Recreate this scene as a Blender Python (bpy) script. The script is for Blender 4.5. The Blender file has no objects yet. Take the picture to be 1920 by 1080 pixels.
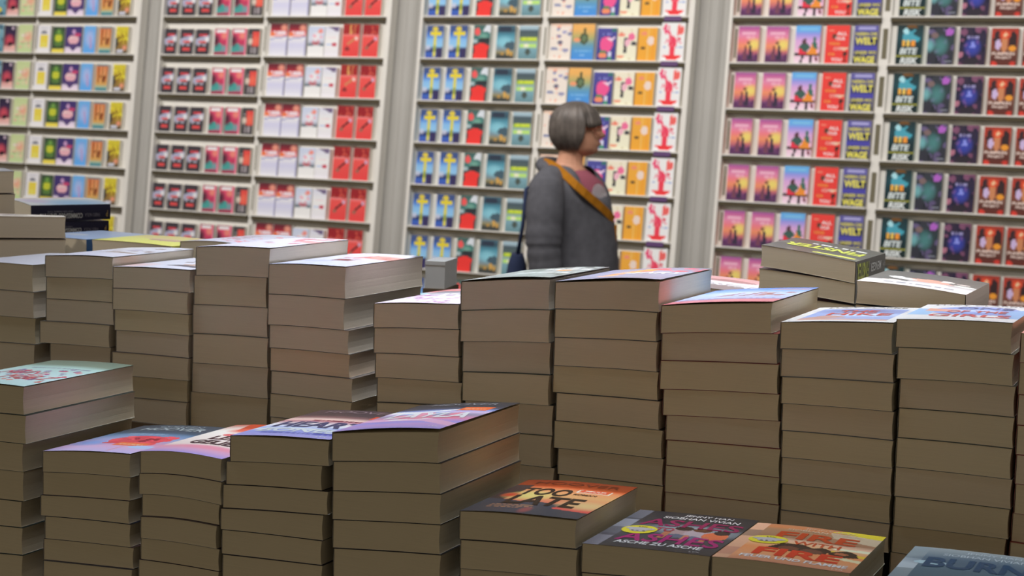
import bpy, bmesh, math, random
from mathutils import Vector, Matrix, Euler
R = random.Random(7)
SC = bpy.context.scene
COL = SC.collection

# ------------------------------------------------------------------ camera
F, PITCH, ROLL = 3300.0, 0.09879, 0.03048
CAMZ = 1.60
cp, sp, cr, sr = math.cos(PITCH), math.sin(PITCH), math.cos(ROLL), math.sin(ROLL)
R0 = Vector((1, 0, 0)); U0 = Vector((0, sp, cp)); FW = Vector((0, cp, -sp))
CR_ = R0 * cr + U0 * sr
CU_ = U0 * cr - R0 * sr
cam = bpy.data.cameras.new('camera'); camo = bpy.data.objects.new('camera', cam); COL.objects.link(camo)
camo.matrix_world = Matrix(((CR_.x, CU_.x, -FW.x, 0), (CR_.y, CU_.y, -FW.y, 0), (CR_.z, CU_.z, -FW.z, CAMZ), (0, 0, 0, 1)))
cam.sensor_width = 36; cam.lens = F / 1920 * 36; cam.clip_end = 100
cam.dof.use_dof = True; cam.dof.focus_distance = 2.05; cam.dof.aperture_fstop = 12.0; cam.dof.aperture_blades = 9
SC.camera = camo
EYE = Vector((0, 0, CAMZ))

# ------------------------------------------------------------------ world, lamps, exposure
SC.view_settings.view_transform = 'Standard'; SC.view_settings.look = 'None'
SC.view_settings.gamma = 1; SC.view_settings.use_curve_mapping = False
SC.view_settings.exposure = 0.0
SC.cycles.use_denoising = True
SC.cycles.max_bounces = 6
W_ = bpy.data.worlds.new('hall_air'); SC.world = W_; W_.use_nodes = True
_n = W_.node_tree; _bg = _n.nodes['Background']; _bg.inputs[0].default_value = (1.0, 0.86, 0.67, 1)
_g = _n.nodes.new('ShaderNodeTexCoord'); _d = _n.nodes.new('ShaderNodeVectorMath'); _d.operation = 'DOT_PRODUCT'
_d.inputs[1].default_value = (-0.68, -0.66, 0.32)                   # ambient shaped to come from behind left, keeping the books' right sides darker
_m = _n.nodes.new('ShaderNodeMath'); _m.operation = 'MULTIPLY_ADD'; _m.inputs[1].default_value = 0.20; _m.inputs[2].default_value = 0.165
_x = _n.nodes.new('ShaderNodeMath'); _x.operation = 'MAXIMUM'; _x.inputs[1].default_value = 0.03
_n.links.new(_g.outputs['Generated'], _d.inputs[0]); _n.links.new(_d.outputs['Value'], _m.inputs[0]); _n.links.new(_m.outputs[0], _x.inputs[0]); _n.links.new(_x.outputs[0], _bg.inputs[1])
AL, LEAN = 0.49602, 0.10307
UX = Vector((math.cos(AL), -math.sin(AL), 0))                      # along the shelf wall, to the right
NH = Vector((math.sin(AL), math.cos(AL), 0))                       # horizontally into the shelf wall
VX = Vector((0, 0, 1)) * math.cos(LEAN) + NH * math.sin(LEAN)      # up the leaning shelf wall
NN = UX.cross(VX)                                                  # out of the shelf wall, to the viewer
ORG = Vector((0, 10.70, CAMZ + 0.5694))                            # first visible ledge, on the picture's centre line

def area(name, loc, target, sx, sy, power, col, spread=180):
    l = bpy.data.lights.new(name, 'AREA'); l.shape = 'RECTANGLE'; l.size = sx; l.size_y = sy
    l.energy = power; l.color = col; l.spread = math.radians(spread)
    o = bpy.data.objects.new(name, l); COL.objects.link(o); o.location = loc
    o.rotation_euler = (Vector(target) - Vector(loc)).to_track_quat('-Z', 'Y').to_euler()
    return o
def onwall(u, v, n): return ORG + UX * u + VX * v + NN * n
for i, u in enumerate((-4.2, -1.4, 1.4, 4.2)):
    p = onwall(u, 2.35, 5.0)
    area('wall_washer', p, onwall(u * .95, -0.5, 0), 2.6, 0.6, 77, (1.0, 0.955, 0.92), 130)
area('ceiling_strip_lamp', (2.6, 4.2, 4.3), (0.3, 2.0, 1.3), 1.6, 1.6, 20, (0.88, 0.93, 1.0))
area('ceiling_square_lamp', (-1.7, 2.7, 3.7), (-0.7, 1.9, 1.2), 1.0, 1.0, 36, (0.84, 0.90, 1.0))
area('table_fill_row', (0.35, 2.32, 3.4), (0.35, 2.32, 1.0), 1.7, 0.3, 6.0, (0.88, 0.93, 1.0), 34).rotation_euler = (0, 0, -0.41133)  # unseen fill added above the table to brighten book tops and far fronts
area('table_fill_front', (-0.17, 2.32, 3.4), (-0.17, 2.32, 1.0), 0.9, 0.12, 3.2, (0.80, 0.86, 1.0), 34).rotation_euler = (0, 0, -0.41133)  # narrow unseen fill, added to lift the front-left covers
def spot(name, loc, target, size, blend, power, col):
    l = bpy.data.lights.new(name, 'SPOT'); l.spot_size = math.radians(size); l.spot_blend = blend; l.energy = power; l.color = col; l.shadow_soft_size = .12
    o = bpy.data.objects.new(name, l); COL.objects.link(o); o.location = loc
    o.rotation_euler = (Vector(target) - Vector(loc)).to_track_quat('-Z', 'Y').to_euler()
spot('fill_spot_far_pile', (-2.3, 0.9, 3.9), (-1.0, 3.25, 1.38), 22, .5, 110, (1.0, .95, .90))  # added spot with no known fixture, brightens the far-left pile
spot('fill_spot_dark_book', (1.3, 0.3, 3.9), (0.47, 2.42, 1.42), 13, .5, 62, (1.0, .93, .84))  # second added spot, lifts the pile with the tilted dark book

# ------------------------------------------------------------------ pixel <-> place (photograph at 1920 x 1080)
def ray(x, y):
    return FW + CR_ * ((x - 960) / F) + CU_ * ((540 - y) / F)
def proj(P):
    d = P - EYE; t = d.dot(FW)
    return 960 + F * d.dot(CR_) / t, 540 - F * d.dot(CU_) / t
def at(x, y, Y):
    r = ray(x, y); return EYE + r * (Y / r.y)
def wall_uv(x, y):
    r = ray(x, y); t = (ORG - EYE).dot(NN) / r.dot(NN)
    q = EYE + r * t - ORG
    return q.dot(UX), q.dot(VX)

# ------------------------------------------------------------------ colours and materials
def s2l(c): return c / 12.92 if c <= .04045 else ((c + .055) / 1.055) ** 2.4
def rgb(r, g, b): return (s2l(r / 255), s2l(g / 255), s2l(b / 255))
def mat(name, col, rough=.6, spec=.4, metal=0, noise=0, nscale=8, coat=0):
    m = bpy.data.materials.new(name); m.use_nodes = True
    nt = m.node_tree; b = nt.nodes['Principled BSDF']
    b.inputs['Roughness'].default_value = rough; b.inputs['Metallic'].default_value = metal
    b.inputs['Specular IOR Level'].default_value = spec
    b.inputs['Coat Weight'].default_value = coat; b.inputs['Coat Roughness'].default_value = .18
    if noise:
        tc = nt.nodes.new('ShaderNodeTexCoord'); n = nt.nodes.new('ShaderNodeTexNoise'); n.inputs['Scale'].default_value = nscale
        n.inputs['Detail'].default_value = 4
        r = nt.nodes.new('ShaderNodeValToRGB')
        r.color_ramp.elements[0].position = .3; r.color_ramp.elements[1].position = .7
        r.color_ramp.elements[0].color = (*[c * (1 - noise) for c in col], 1); r.color_ramp.elements[1].color = (*[min(1, c * (1 + noise)) for c in col], 1)
        nt.links.new(tc.outputs['Object'], n.inputs['Vector']); nt.links.new(n.outputs['Fac'], r.inputs['Fac'])
        nt.links.new(r.outputs['Color'], b.inputs['Base Color'])
    else:
        b.inputs['Base Color'].default_value = (*col, 1)
    return m
def page_mat(name, col):
    # paper edges: fine leaf lines running along the book, a little unevenness in tone
    m = mat(name, col, .85, .2); nt = m.node_tree; b = nt.nodes['Principled BSDF']
    tc = nt.nodes.new('ShaderNodeTexCoord'); mp = nt.nodes.new('ShaderNodeMapping'); mp.inputs['Scale'].default_value = (6, 6, 900)
    n = nt.nodes.new('ShaderNodeTexNoise'); n.inputs['Scale'].default_value = 1.6; n.inputs['Detail'].default_value = 3
    n2 = nt.nodes.new('ShaderNodeTexNoise'); n2.inputs['Scale'].default_value = 9
    mx = nt.nodes.new('ShaderNodeMath'); mx.operation = 'MULTIPLY_ADD'; mx.inputs[1].default_value = .55
    sc = nt.nodes.new('ShaderNodeMath'); sc.operation = 'MULTIPLY'; sc.inputs[1].default_value = .45
    r = nt.nodes.new('ShaderNodeValToRGB')
    r.color_ramp.elements[0].position = .34; r.color_ramp.elements[1].position = .66
    r.color_ramp.elements[0].color = (*[c * .93 for c in col], 1); r.color_ramp.elements[1].color = (*[min(.95, c * 1.04) for c in col], 1)
    L = nt.links.new
    L(tc.outputs['Object'], mp.inputs['Vector']); L(mp.outputs[0], n.inputs['Vector']); L(tc.outputs['Object'], n2.inputs['Vector'])
    L(n2.outputs['Fac'], sc.inputs[0]); L(n.outputs['Fac'], mx.inputs[0]); L(sc.outputs[0], mx.inputs[2])
    L(mx.outputs[0], r.inputs['Fac']); L(r.outputs['Color'], b.inputs['Base Color'])
    bp = nt.nodes.new('ShaderNodeBump'); bp.inputs['Strength'].default_value = .12; bp.inputs['Distance'].default_value = .001
    L(n.outputs['Fac'], bp.inputs['Height']); L(bp.outputs[0], b.inputs['Normal'])
    return m
def print_mat(name, rough, coat):
    m = mat(name, (.5, .5, .5), rough, .5, coat=coat); nt = m.node_tree
    a = nt.nodes.new('ShaderNodeAttribute'); a.attribute_name = 'ink'
    nt.links.new(a.outputs['Color'], nt.nodes['Principled BSDF'].inputs['Base Color'])
    return m
PAGE = [page_mat('book_paper_cream', rgb(222, 206, 178)), page_mat('book_paper_grey', rgb(222, 207, 184)),
        page_mat('book_paper_yellowish', rgb(221, 206, 173)), page_mat('book_paper_peach', rgb(226, 203, 174)),
        page_mat('book_paper_white', rgb(226, 222, 212))]
INK = print_mat('printed_gloss_card', .32, .35)
INKM = print_mat('printed_matt_card', .6, .0)
INKM.node_tree.nodes['Principled BSDF'].inputs['Specular IOR Level'].default_value = .2
WHITE = mat('rack_white_paint', rgb(232, 229, 222), .5, .35, noise=.03, nscale=3)
TRIMW = mat('partition_grey_paint', rgb(178, 176, 171), .7, .2, noise=.05, nscale=2)
TAUPE = mat('rack_ledge_taupe', rgb(84, 76, 58), .7, .2, noise=.08, nscale=5)
SLOT = mat('rack_slot_olive', rgb(118, 112, 92), .7, .2, noise=.06, nscale=9)
PURPLE = mat('shelf_strip_purple', rgb(98, 66, 116), .5, .4, noise=.05)
WALLM = mat('hall_wall_grey', rgb(190, 190, 185), .8, .2, noise=.05, nscale=1.5)
FLOORM = mat('hall_floor_carpet', rgb(92, 90, 88), .95, .1, noise=.15, nscale=40)
CEILM = mat('hall_ceiling_dark', rgb(70, 70, 72), .9, .1, noise=.1, nscale=2)
BLOCKM = mat('display_block_board', rgb(120, 100, 78), .7, .2, noise=.12, nscale=6)
TABLEM = mat('table_dark_laminate', rgb(70, 62, 54), .5, .3, noise=.12, nscale=7)

# ------------------------------------------------------------------ mesh helpers
def link(name, me, mats, parent=None):
    for m in mats: me.materials.append(m)
    o = bpy.data.objects.new(name, me); COL.objects.link(o)
    if parent: o.parent = parent
    return o
def empty(name, loc, rot=(0, 0, 0)):
    o = bpy.data.objects.new(name, None); o.empty_display_size = .05; COL.objects.link(o)
    o.location = loc; o.rotation_euler = rot
    return o
def tag(o, label, cat, group=None):
    o['label'] = label; o['category'] = cat
    if group: o['group'] = group
    return o
class MB:
    def __init__(s): s.v = []; s.f = []; s.m = []; s.c = []
    def face(s, idx, m=0, c=(1, 1, 1)): s.f.append(idx); s.m.append(m); s.c.append(c)
    def box(s, x0, x1, y0, y1, z0, z1, m=0, c=(1, 1, 1)):
        b = len(s.v)
        s.v += [(x0, y0, z0), (x1, y0, z0), (x1, y1, z0), (x0, y1, z0), (x0, y0, z1), (x1, y0, z1), (x1, y1, z1), (x0, y1, z1)]
        for q in ((0, 3, 2, 1), (4, 5, 6, 7), (0, 1, 5, 4), (1, 2, 6, 5), (2, 3, 7, 6), (3, 0, 4, 7)): s.face([b + i for i in q], m, c)
    def grid(s, fn, nu, nv, m=0, cf=None, flip=False):
        b = len(s.v)
        for j in range(nv + 1):
            for i in range(nu + 1): s.v.append(tuple(fn(i / nu, j / nv)))
        for j in range(nv):
            for i in range(nu):
                q = [b + j * (nu + 1) + i, b + j * (nu + 1) + i + 1, b + (j + 1) * (nu + 1) + i + 1, b + (j + 1) * (nu + 1) + i]
                if flip: q.reverse()
                s.face(q, m, cf((i + .5) / nu, (j + .5) / nv) if cf else (1, 1, 1))
    def loft(s, rings, m=0, cap=True, closed=True):
        b = len(s.v); n = len(rings[0])
        for r in rings: s.v += [tuple(p) for p in r]
        for k in range(len(rings) - 1):
            for i in range(n if closed else n - 1):
                j = (i + 1) % n
                s.face([b + k * n + i, b + k * n + j, b + (k + 1) * n + j, b + (k + 1) * n + i], m)
        if cap:
            s.face([b + i for i in reversed(range(n))], m); s.face([b + (len(rings) - 1) * n + i for i in range(n)], m)
    def mesh(s, name, ink=False, smooth=False, weld=False):
        me = bpy.data.meshes.new(name); me.from_pydata(s.v, [], s.f); me.update()
        for p, m in zip(me.polygons, s.m): p.material_index = m; p.use_smooth = smooth
        if ink:
            a = me.color_attributes.new('ink', 'FLOAT_COLOR', 'CORNER')
            vals = []
            for p, c in zip(me.polygons, s.c): vals += [c[0], c[1], c[2], 1.0] * len(p.vertices)
            a.data.foreach_set('color', vals)
        if weld:
            bm = bmesh.new(); bm.from_mesh(me); bmesh.ops.remove_doubles(bm, verts=bm.verts, dist=1e-5)
            bmesh.ops.recalc_face_normals(bm, faces=bm.faces); bm.to_mesh(me); bm.free()
        return me
    def obj(s, name, mats, parent=None, **k): return link(name, s.mesh(name, **k), mats, parent)
_txt = {}
def text_tris(body, bold=.018):
    # outlines of the lettering as flat triangles in a unit box (0..1, 0..1)
    k = (body, bold)
    if k in _txt: return _txt[k]
    cu = bpy.data.curves.new('lettering', 'FONT'); cu.body = body; cu.offset = bold; cu.resolution_u = 3
    ob = bpy.data.objects.new('lettering', cu)
    me = bpy.data.meshes.new_from_object(ob)
    vs = [v.co.copy() for v in me.vertices]; fs = [list(p.vertices) for p in me.polygons]
    x0 = min(v.x for v in vs); x1 = max(v.x for v in vs); y0 = min(v.y for v in vs); y1 = max(v.y for v in vs)
    out = ([((v.x - x0) / (x1 - x0), (v.y - y0) / (y1 - y0)) for v in vs], fs)
    bpy.data.objects.remove(ob); bpy.data.curves.remove(cu); bpy.data.meshes.remove(me)
    _txt[k] = out
    return out
def put_text(mb, body, u0, v0, u1, v1, col, fn, m=0, bold=.018, shear=0):
    vs, fs = text_tris(body, bold); b = len(mb.v)
    for (x, y) in vs: mb.v.append(tuple(fn(u0 + (u1 - u0) * x + shear * y, v0 + (v1 - v0) * y)))
    for f in fs: mb.face([b + i for i in f], m, col)

# ------------------------------------------------------------------ cover artwork
# g: bottom-to-top colour stops; s: shapes drawn in order
#  e ellipse, E soft ellipse, r rectangle, p polygon, x line of tiny lettering, b scattered blots, T lettering
def c3(c, k=1.0): return tuple(min(.92, s2l(x / 255) * k) for x in c)
def inpoly(u, v, P):
    r = False; j = len(P) - 1
    for i in range(len(P)):
        if (P[i][1] > v) != (P[j][1] > v) and u < (P[j][0] - P[i][0]) * (v - P[i][1]) / (P[j][1] - P[i][1]) + P[i][0]: r = not r
        j = i
    return r
def painter(A, k=1.0):
    g = [(t, c3(c, k)) for t, c in A['g']]
    ops = []
    for s in A.get('s', []):
        if s[0] == 'b':                                           # b, seed, count, size, colour, u0,v0,u1,v1
            q = random.Random(s[1])
            for i in range(s[2]):
                ops.append(('e', q.uniform(s[5], s[7]), q.uniform(s[6], s[8]), s[3] * q.uniform(.6, 1.5), s[3] * q.uniform(.4, 1.0), c3(s[4], k * q.uniform(.75, 1.2))))
        elif s[0] == 'x':                                         # x, seed, u0,v0,u1,v1, colour
            q = random.Random(s[1]); u = s[2]
            while u < s[4]:
                w = q.uniform(.03, .07); ops.append(('r', u, s[3], min(s[4], u + w * .75), s[5], c3(s[6], k))); u += w
        elif s[0] in 'eE': ops.append((*s[:5], c3(s[5], k)))
        elif s[0] == 'r': ops.append((*s[:5], c3(s[5], k)))
        elif s[0] == 'p': ops.append(('p', s[1], c3(s[2], k)))
    def f(u, v):
        c = g[0][1]
        for (t0, c0), (t1, c1) in zip(g, g[1:]):
            if v >= t0:
                t = min(1, (v - t0) / (t1 - t0)); c = tuple(a + (b - a) * t for a, b in zip(c0, c1))
        for o in ops:
            if o[0] == 'r':
                if o[1] <= u <= o[3] and o[2] <= v <= o[4]: c = o[5]
            elif o[0] == 'p':
                if inpoly(u, v, o[1]): c = o[2]
            else:
                d = ((u - o[1]) / o[3]) ** 2 + ((v - o[2]) / o[4]) ** 2
                if d < 1:
                    if o[0] == 'e': c = o[5]
                    else: t = (1 - d); c = tuple(a + (b - a) * t for a, b in zip(c, o[5]))
        return c
    return f
def art_texts(mb, A, fn, m=0, k=1.0):
    for s in A.get('s', []):
        if s[0] == 'T': put_text(mb, s[1], s[2], s[3], s[4], s[5], c3(s[6], k), fn, m, s[7] if len(s) > 7 else .02, s[8] if len(s) > 8 else 0)
# ------------------------------------------------------------------ the hall
def struct(o): o['kind'] = 'structure'; return o
mb = MB(); mb.box(-14, 14, -4, 22, -.1, 0); struct(mb.obj('floor', [FLOORM]))
mb = MB(); mb.box(-14, 14, -4, 22, 5.2, 5.3); struct(mb.obj('ceiling', [CEILM]))
RZ = -AL
pw = ORG + NH * 1.1
mb = MB(); mb.box(-11, 11, 0, .12, 0, 5.2); o = struct(mb.obj('wall_back', [WALLM])); o.location = (pw.x, pw.y, 0); o.rotation_euler = (0, 0, RZ)

# ------------------------------------------------------------------ covers of the face-out books
WH = (226, 224, 226)
ART = {
 'teal':    dict(g=[(0, (90, 140, 160)), (1, (130, 170, 185))], s=[('e', .4, .22, .3, .1, (215, 200, 60)), ('e', .3, .72, .35, .12, (190, 190, 90)), ('b', 3, 8, .12, (70, 100, 120), 0, 0, 1, 1)]),
 'mask':    dict(g=[(0, (225, 195, 190)), (.2, (215, 160, 155)), (.3, (120, 50, 70)), (.7, (60, 45, 75)), (1, (45, 42, 62))], s=[('E', .45, .45, .45, .25, (200, 80, 95)), ('e', .55, .3, .22, .08, (45, 30, 40)), ('e', .72, .9, .12, .06, (190, 170, 185)), ('e', .78, .2, .22, .06, (235, 175, 165))]),
 'lime':    dict(g=[(0, (185, 205, 150)), (.5, (205, 212, 165)), (1, (190, 206, 150))], s=[('E', .7, .55, .4, .22, (240, 165, 140)), ('e', .45, .62, .3, .04, (235, 215, 205)), ('b', 5, 14, .07, (236, 190, 165), .1, .2, .9, .8), ('x', 2, .15, .3, .85, .34, (150, 180, 120))]),
 'lemon':   dict(g=[(0, (226, 224, 230)), (1, (222, 220, 226))], s=[('r', .2, .2, .82, .66, (226, 205, 80)), ('e', .5, .3, .25, .09, (232, 214, 100)), ('e', .5, .74, .24, .06, (130, 130, 140)), ('x', 4, .2, .88, .85, .92, (190, 190, 200))]),
 'clover':  dict(g=[(0, (60, 78, 55)), (1, (62, 78, 62))], s=[('E', .5, .58, .5, .4, (90, 135, 60)), ('e', .5, .56, .3, .15, (190, 195, 60)), ('e', .5, .8, .1, .08, (120, 165, 80)), ('r', 0, 0, 1, .15, (222, 205, 85)), ('x', 8, .2, .3, .8, .36, (120, 150, 80))]),
 'robe':    dict(g=[(0, (225, 212, 228)), (.2, (215, 200, 220)), (.24, (72, 58, 112)), (1, (66, 54, 110))], s=[('p', [(.02, .36), (.98, .36), (.5, .06)], (84, 66, 116)), ('e', .5, .78, .12, .09, (190, 150, 190)), ('e', .5, .5, .36, .17, (222, 170, 180)), ('e', .75, .68, .2, .07, (190, 70, 110)), ('x', 3, .25, .52, .8, .58, (240, 215, 210))]),
 'sky':     dict(g=[(0, (88, 160, 245)), (.5, (125, 172, 240)), (1, (105, 170, 245))], s=[('E', .5, .55, .4, .35, (165, 180, 230)), ('p', [(.6, .12), (.75, .2), (.6, .6), (.5, .6)], (175, 150, 200)), ('x', 5, .2, .8, .75, .85, (120, 150, 220))]),
 'rust':    dict(g=[(0, (90, 140, 148)), (.1, (70, 125, 135)), (.14, (150, 185, 165)), (.24, (205, 160, 90)), (.9, (205, 120, 75)), (.94, (110, 120, 125)), (1, (150, 165, 165))], s=[('r', .18, .3, .26, .9, (150, 70, 45)), ('r', .38, .35, .44, .9, (236, 160, 110)), ('r', .55, .4, .6, .9, (120, 60, 40)), ('r', .68, .45, .76, .9, (240, 165, 115)), ('r', .84, .3, .9, .9, (165, 80, 50)), ('b', 6, 8, .07, (120, 60, 40), .2, .3, .9, .6)]),
 'blossom': dict(g=[(0, (80, 75, 70)), (.3, (150, 120, 60)), (.5, (190, 165, 55)), (1, (205, 190, 60))], s=[('b', 8, 26, .09, (215, 200, 60), 0, .5, 1, 1), ('b', 9, 12, .08, (140, 100, 45), .1, .25, .9, .75), ('e', .08, .4, .14, .2, (70, 70, 62)), ('E', .76, .22, .24, .12, (240, 150, 120)), ('e', .4, .1, .28, .07, (190, 192, 205))]),
 'crime':   dict(g=[(0, (60, 56, 62)), (1, (66, 60, 66))], s=[('p', [(.0, .4), (1, .5), (1, .76), (.4, .7), (0, .6)], (165, 165, 190)), ('E', .82, .6, .2, .14, (225, 228, 245)), ('r', .2, .72, .82, .82, (205, 66, 76)), ('r', .2, .47, .75, .55, (214, 96, 92)), ('r', .2, .15, .76, .28, (212, 76, 76)), ('x', 2, .1, .36, .9, .41, (165, 160, 175))]),
 'rose':    dict(g=[(0, (115, 40, 62)), (.1, (165, 60, 85)), (.14, (120, 140, 150)), (.3, (110, 150, 155)), (.42, (180, 55, 90)), (.85, (215, 80, 110)), (1, (150, 70, 90))], s=[('p', [(0, .1), (.55, .16), (.55, .42), (.35, .46), (.0, .32)], (72, 150, 145)), ('E', .1, .55, .35, .3, (70, 42, 56)), ('E', .72, .74, .3, .18, (245, 135, 120)), ('r', .1, .85, .82, .95, (240, 222, 228)), ('r', .88, .0, 1, 1, (226, 110, 140))]),
 'ember':   dict(g=[(0, (68, 64, 66)), (1, (72, 70, 72))], s=[('r', .38, .36, .98, .9, (214, 76, 70)), ('E', .7, .55, .35, .25, (235, 105, 85)), ('E', .22, .52, .26, .17, (215, 200, 185)), ('x', 4, .3, .06, .85, .3, (150, 142, 146)), ('x', 5, .1, .74, .35, .78, (160, 155, 155))]),
 'snow':    dict(g=[(0, (218, 218, 244)), (.35, (200, 200, 234)), (.58, (228, 228, 246)), (.62, (240, 150, 150)), (.78, (190, 60, 70)), (.85, (130, 40, 52)), (1, (92, 46, 56))], s=[('p', [(0, .5), (1, .58), (1, .62), (0, .54)], (140, 142, 190)), ('E', .78, .87, .24, .13, (255, 150, 130)), ('x', 6, .15, .66, 1, .75, (248, 205, 212)), ('e', .12, .68, .16, .06, (240, 120, 80)), ('r', .97, 0, 1, .55, (150, 150, 196))]),
 'tower':   dict(g=[(0, (238, 238, 246)), (.32, (226, 226, 236)), (.42, (150, 158, 172)), (.55, (205, 208, 222)), (1, (190, 200, 222))], s=[('e', .5, .44, .28, .05, (170, 90, 100)), ('e', .12, .38, .2, .05, (105, 118, 128)), ('e', .88, .38, .18, .05, (105, 118, 128)), ('e', .74, .84, .16, .07, (240, 140, 130)), ('E', .5, .65, .3, .2, (235, 222, 232)), ('b', 3, 5, .06, (222, 160, 175), .3, .5, .8, .8)]),
 'plain':   dict(g=[(0, (220, 218, 236)), (.6, (232, 232, 240)), (1, (205, 206, 222))], s=[('p', [(.1, 1), (.95, 1), (.95, .86), (.75, .84), (.5, .92)], (110, 96, 130)), ('e', .68, .4, .18, .06, (190, 70, 90)), ('e', .3, .4, .22, .02, (170, 190, 230)), ('x', 2, .2, .6, .8, .66, (225, 205, 210))]),
 'brush':   dict(g=[(0, (214, 66, 66)), (.6, (222, 84, 80)), (.67, (238, 130, 130)), (.7, (150, 32, 42)), (1, (142, 40, 44))], s=[('p', [(.32, .36), (.36, .3), (.8, .52), (.78, .58)], (70, 38, 44)), ('e', .3, .28, .12, .05, (150, 100, 85)), ('e', .82, .56, .12, .05, (200, 160, 185)), ('b', 5, 8, .07, (176, 70, 60), .1, .72, .9, .98)]),
 'gilt':    dict(g=[(0, (214, 66, 66)), (.6, (222, 84, 80)), (.67, (230, 120, 116)), (.7, (160, 40, 44)), (1, (150, 50, 46))], s=[('p', [(.28, .42), (.36, .36), (.8, .54), (.74, .6)], (196, 130, 90)), ('e', .82, .56, .12, .05, (240, 190, 180)), ('p', [(.4, .68), (.55, .68), (.5, 1), (.42, 1)], (205, 150, 90)), ('p', [(.65, .68), (.72, .68), (.76, 1), (.7, 1)], (190, 120, 80)), ('e', .3, .24, .14, .06, (130, 50, 52))]),
 'signal':  dict(g=[(0, (66, 82, 160)), (.15, (58, 96, 180)), (.22, (40, 46, 92)), (.3, (70, 80, 130)), (.36, (140, 190, 245)), (.55, (130, 180, 245)), (.7, (72, 120, 200)), (.85, (60, 80, 136)), (1, (72, 88, 128))], s=[('r', .42, .02, .6, .95, (206, 198, 80)), ('r', .2, .68, .9, .82, (216, 198, 60)), ('e', .5, .9, .16, .08, (210, 190, 70)), ('r', .65, .0, 1, .3, (56, 50, 90)), ('E', .12, .32, .2, .1, (190, 195, 215)), ('r', .44, .2, .6, .4, (150, 160, 60))]),
 'hut':     dict(g=[(0, (55, 60, 62)), (.45, (60, 70, 72)), (.55, (62, 110, 108)), (.75, (70, 120, 115)), (1, (70, 96, 92))], s=[('p', [(.02, 0), (.9, 0), (.9, .26), (1, .38), (.52, .48), (.02, .38), (.12, .24)], (226, 58, 54)), ('e', .22, .8, .17, .11, (228, 88, 88)), ('p', [(.55, .82), (1, .78), (1, 1), (.72, 1)], (205, 212, 220)), ('E', .6, .65, .35, .14, (110, 160, 145)), ('e', .7, .55, .4, .08, (46, 52, 56)), ('e', .1, .52, .16, .05, (160, 180, 185))]),
 'lagoon':  dict(g=[(0, (50, 55, 58)), (.12, (70, 72, 66)), (.2, (140, 132, 96)), (.3, (120, 140, 150)), (.5, (112, 170, 190)), (.7, (80, 140, 160)), (.85, (52, 74, 88)), (1, (76, 110, 126))], s=[('r', .1, .8, .75, .97, (48, 58, 74)), ('E', .45, .5, .5, .2, (130, 190, 205)), ('e', .85, .4, .4, .12, (70, 92, 104)), ('b', 5, 6, .07, (190, 150, 80), .3, .15, .9, .28)]),
 'moor':    dict(g=[(0, (96, 130, 138)), (.3, (120, 160, 172)), (.5, (140, 170, 165)), (.68, (84, 100, 98)), (.85, (70, 84, 94)), (.9, (150, 176, 188)), (1, (165, 188, 200))], s=[('r', .05, .54, .97, .66, (165, 190, 52)), ('x', 3, .05, .58, .95, .64, (195, 212, 70)), ('r', .04, .34, .96, .46, (176, 214, 120)), ('e', .5, .22, .14, .1, (74, 84, 78)), ('e', .4, .4, .15, .06, (222, 240, 190))]),
 'birds':   dict(g=[(0, (236, 216, 206)), (.9, (234, 214, 204)), (1, (240, 186, 160))], s=[('e', .35, .88, .1, .06, (120, 130, 170)), ('e', .4, .65, .13, .05, (130, 120, 160)), ('e', .48, .48, .14, .05, (110, 105, 125)), ('e', .2, .3, .17, .05, (135, 140, 170)), ('e', .75, .26, .14, .05, (140, 140, 175)), ('e', .65, .78, .11, .04, (150, 150, 190)), ('e', .9, .72, .1, .05, (120, 125, 160)), ('b', 4, 9, .04, (246, 160, 130), 0, 0, 1, 1)]),
 'jar':     dict(g=[(0, (70, 136, 210)), (.25, (80, 146, 205)), (.42, (100, 150, 170)), (.6, (160, 165, 110)), (.85, (226, 170, 95)), (1, (240, 172, 100))], s=[('e', .55, .6, .2, .16, (72, 82, 60)), ('e', .55, .78, .07, .1, (82, 84, 60)), ('e', .55, .6, .1, .09, (100, 120, 90)), ('e', .22, .55, .15, .06, (236, 150, 110)), ('x', 4, .15, .22, .9, .26, (120, 176, 220)), ('x', 5, .2, .1, .6, .15, (130, 180, 235))]),
 'bloom':   dict(g=[(0, (62, 60, 130)), (1, (78, 78, 150))], s=[('e', .48, .5, .34, .24, (226, 86, 142)), ('p', [(.5, .68), (.95, .72), (.75, .58)], (240, 200, 220)), ('e', .35, .15, .22, .09, (246, 136, 100)), ('e', .7, .18, .1, .09, (205, 205, 230)), ('e', .35, .27, .18, .05, (70, 130, 90)), ('e', .85, .93, .14, .06, (60, 110, 110)), ('x', 6, .3, .78, .85, .84, (130, 130, 200)), ('e', .7, .06, .12, .06, (70, 140, 110))]),
 'dancer':  dict(g=[(0, (238, 224, 198)), (1, (226, 218, 198))], s=[('r', .36, .22, .48, .7, (60, 60, 66)), ('r', .36, .62, .75, .7, (60, 56, 62)), ('e', .52, .55, .14, .12, (232, 176, 190)), ('e', .72, .72, .17, .12, (226, 110, 150)), ('e', .85, .52, .13, .07, (66, 66, 72)), ('e', .2, .78, .18, .05, (244, 130, 110)), ('e', .2, .12, .2, .04, (244, 150, 120)), ('b', 3, 12, .03, (200, 186, 150), 0, 0, 1, 1)]),
 'marigold':dict(g=[(0, (244, 160, 56)), (1, (240, 164, 66))], s=[('r', .2, 0, .24, 1, (248, 184, 104)), ('r', .5, 0, .54, 1, (248, 184, 104)), ('r', .8, 0, .84, 1, (232, 146, 50)), ('e', .66, .6, .19, .13, (226, 206, 196)), ('e', .28, .38, .1, .05, (96, 76, 52)), ('e', .3, .82, .17, .05, (246, 140, 110))]),
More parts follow.
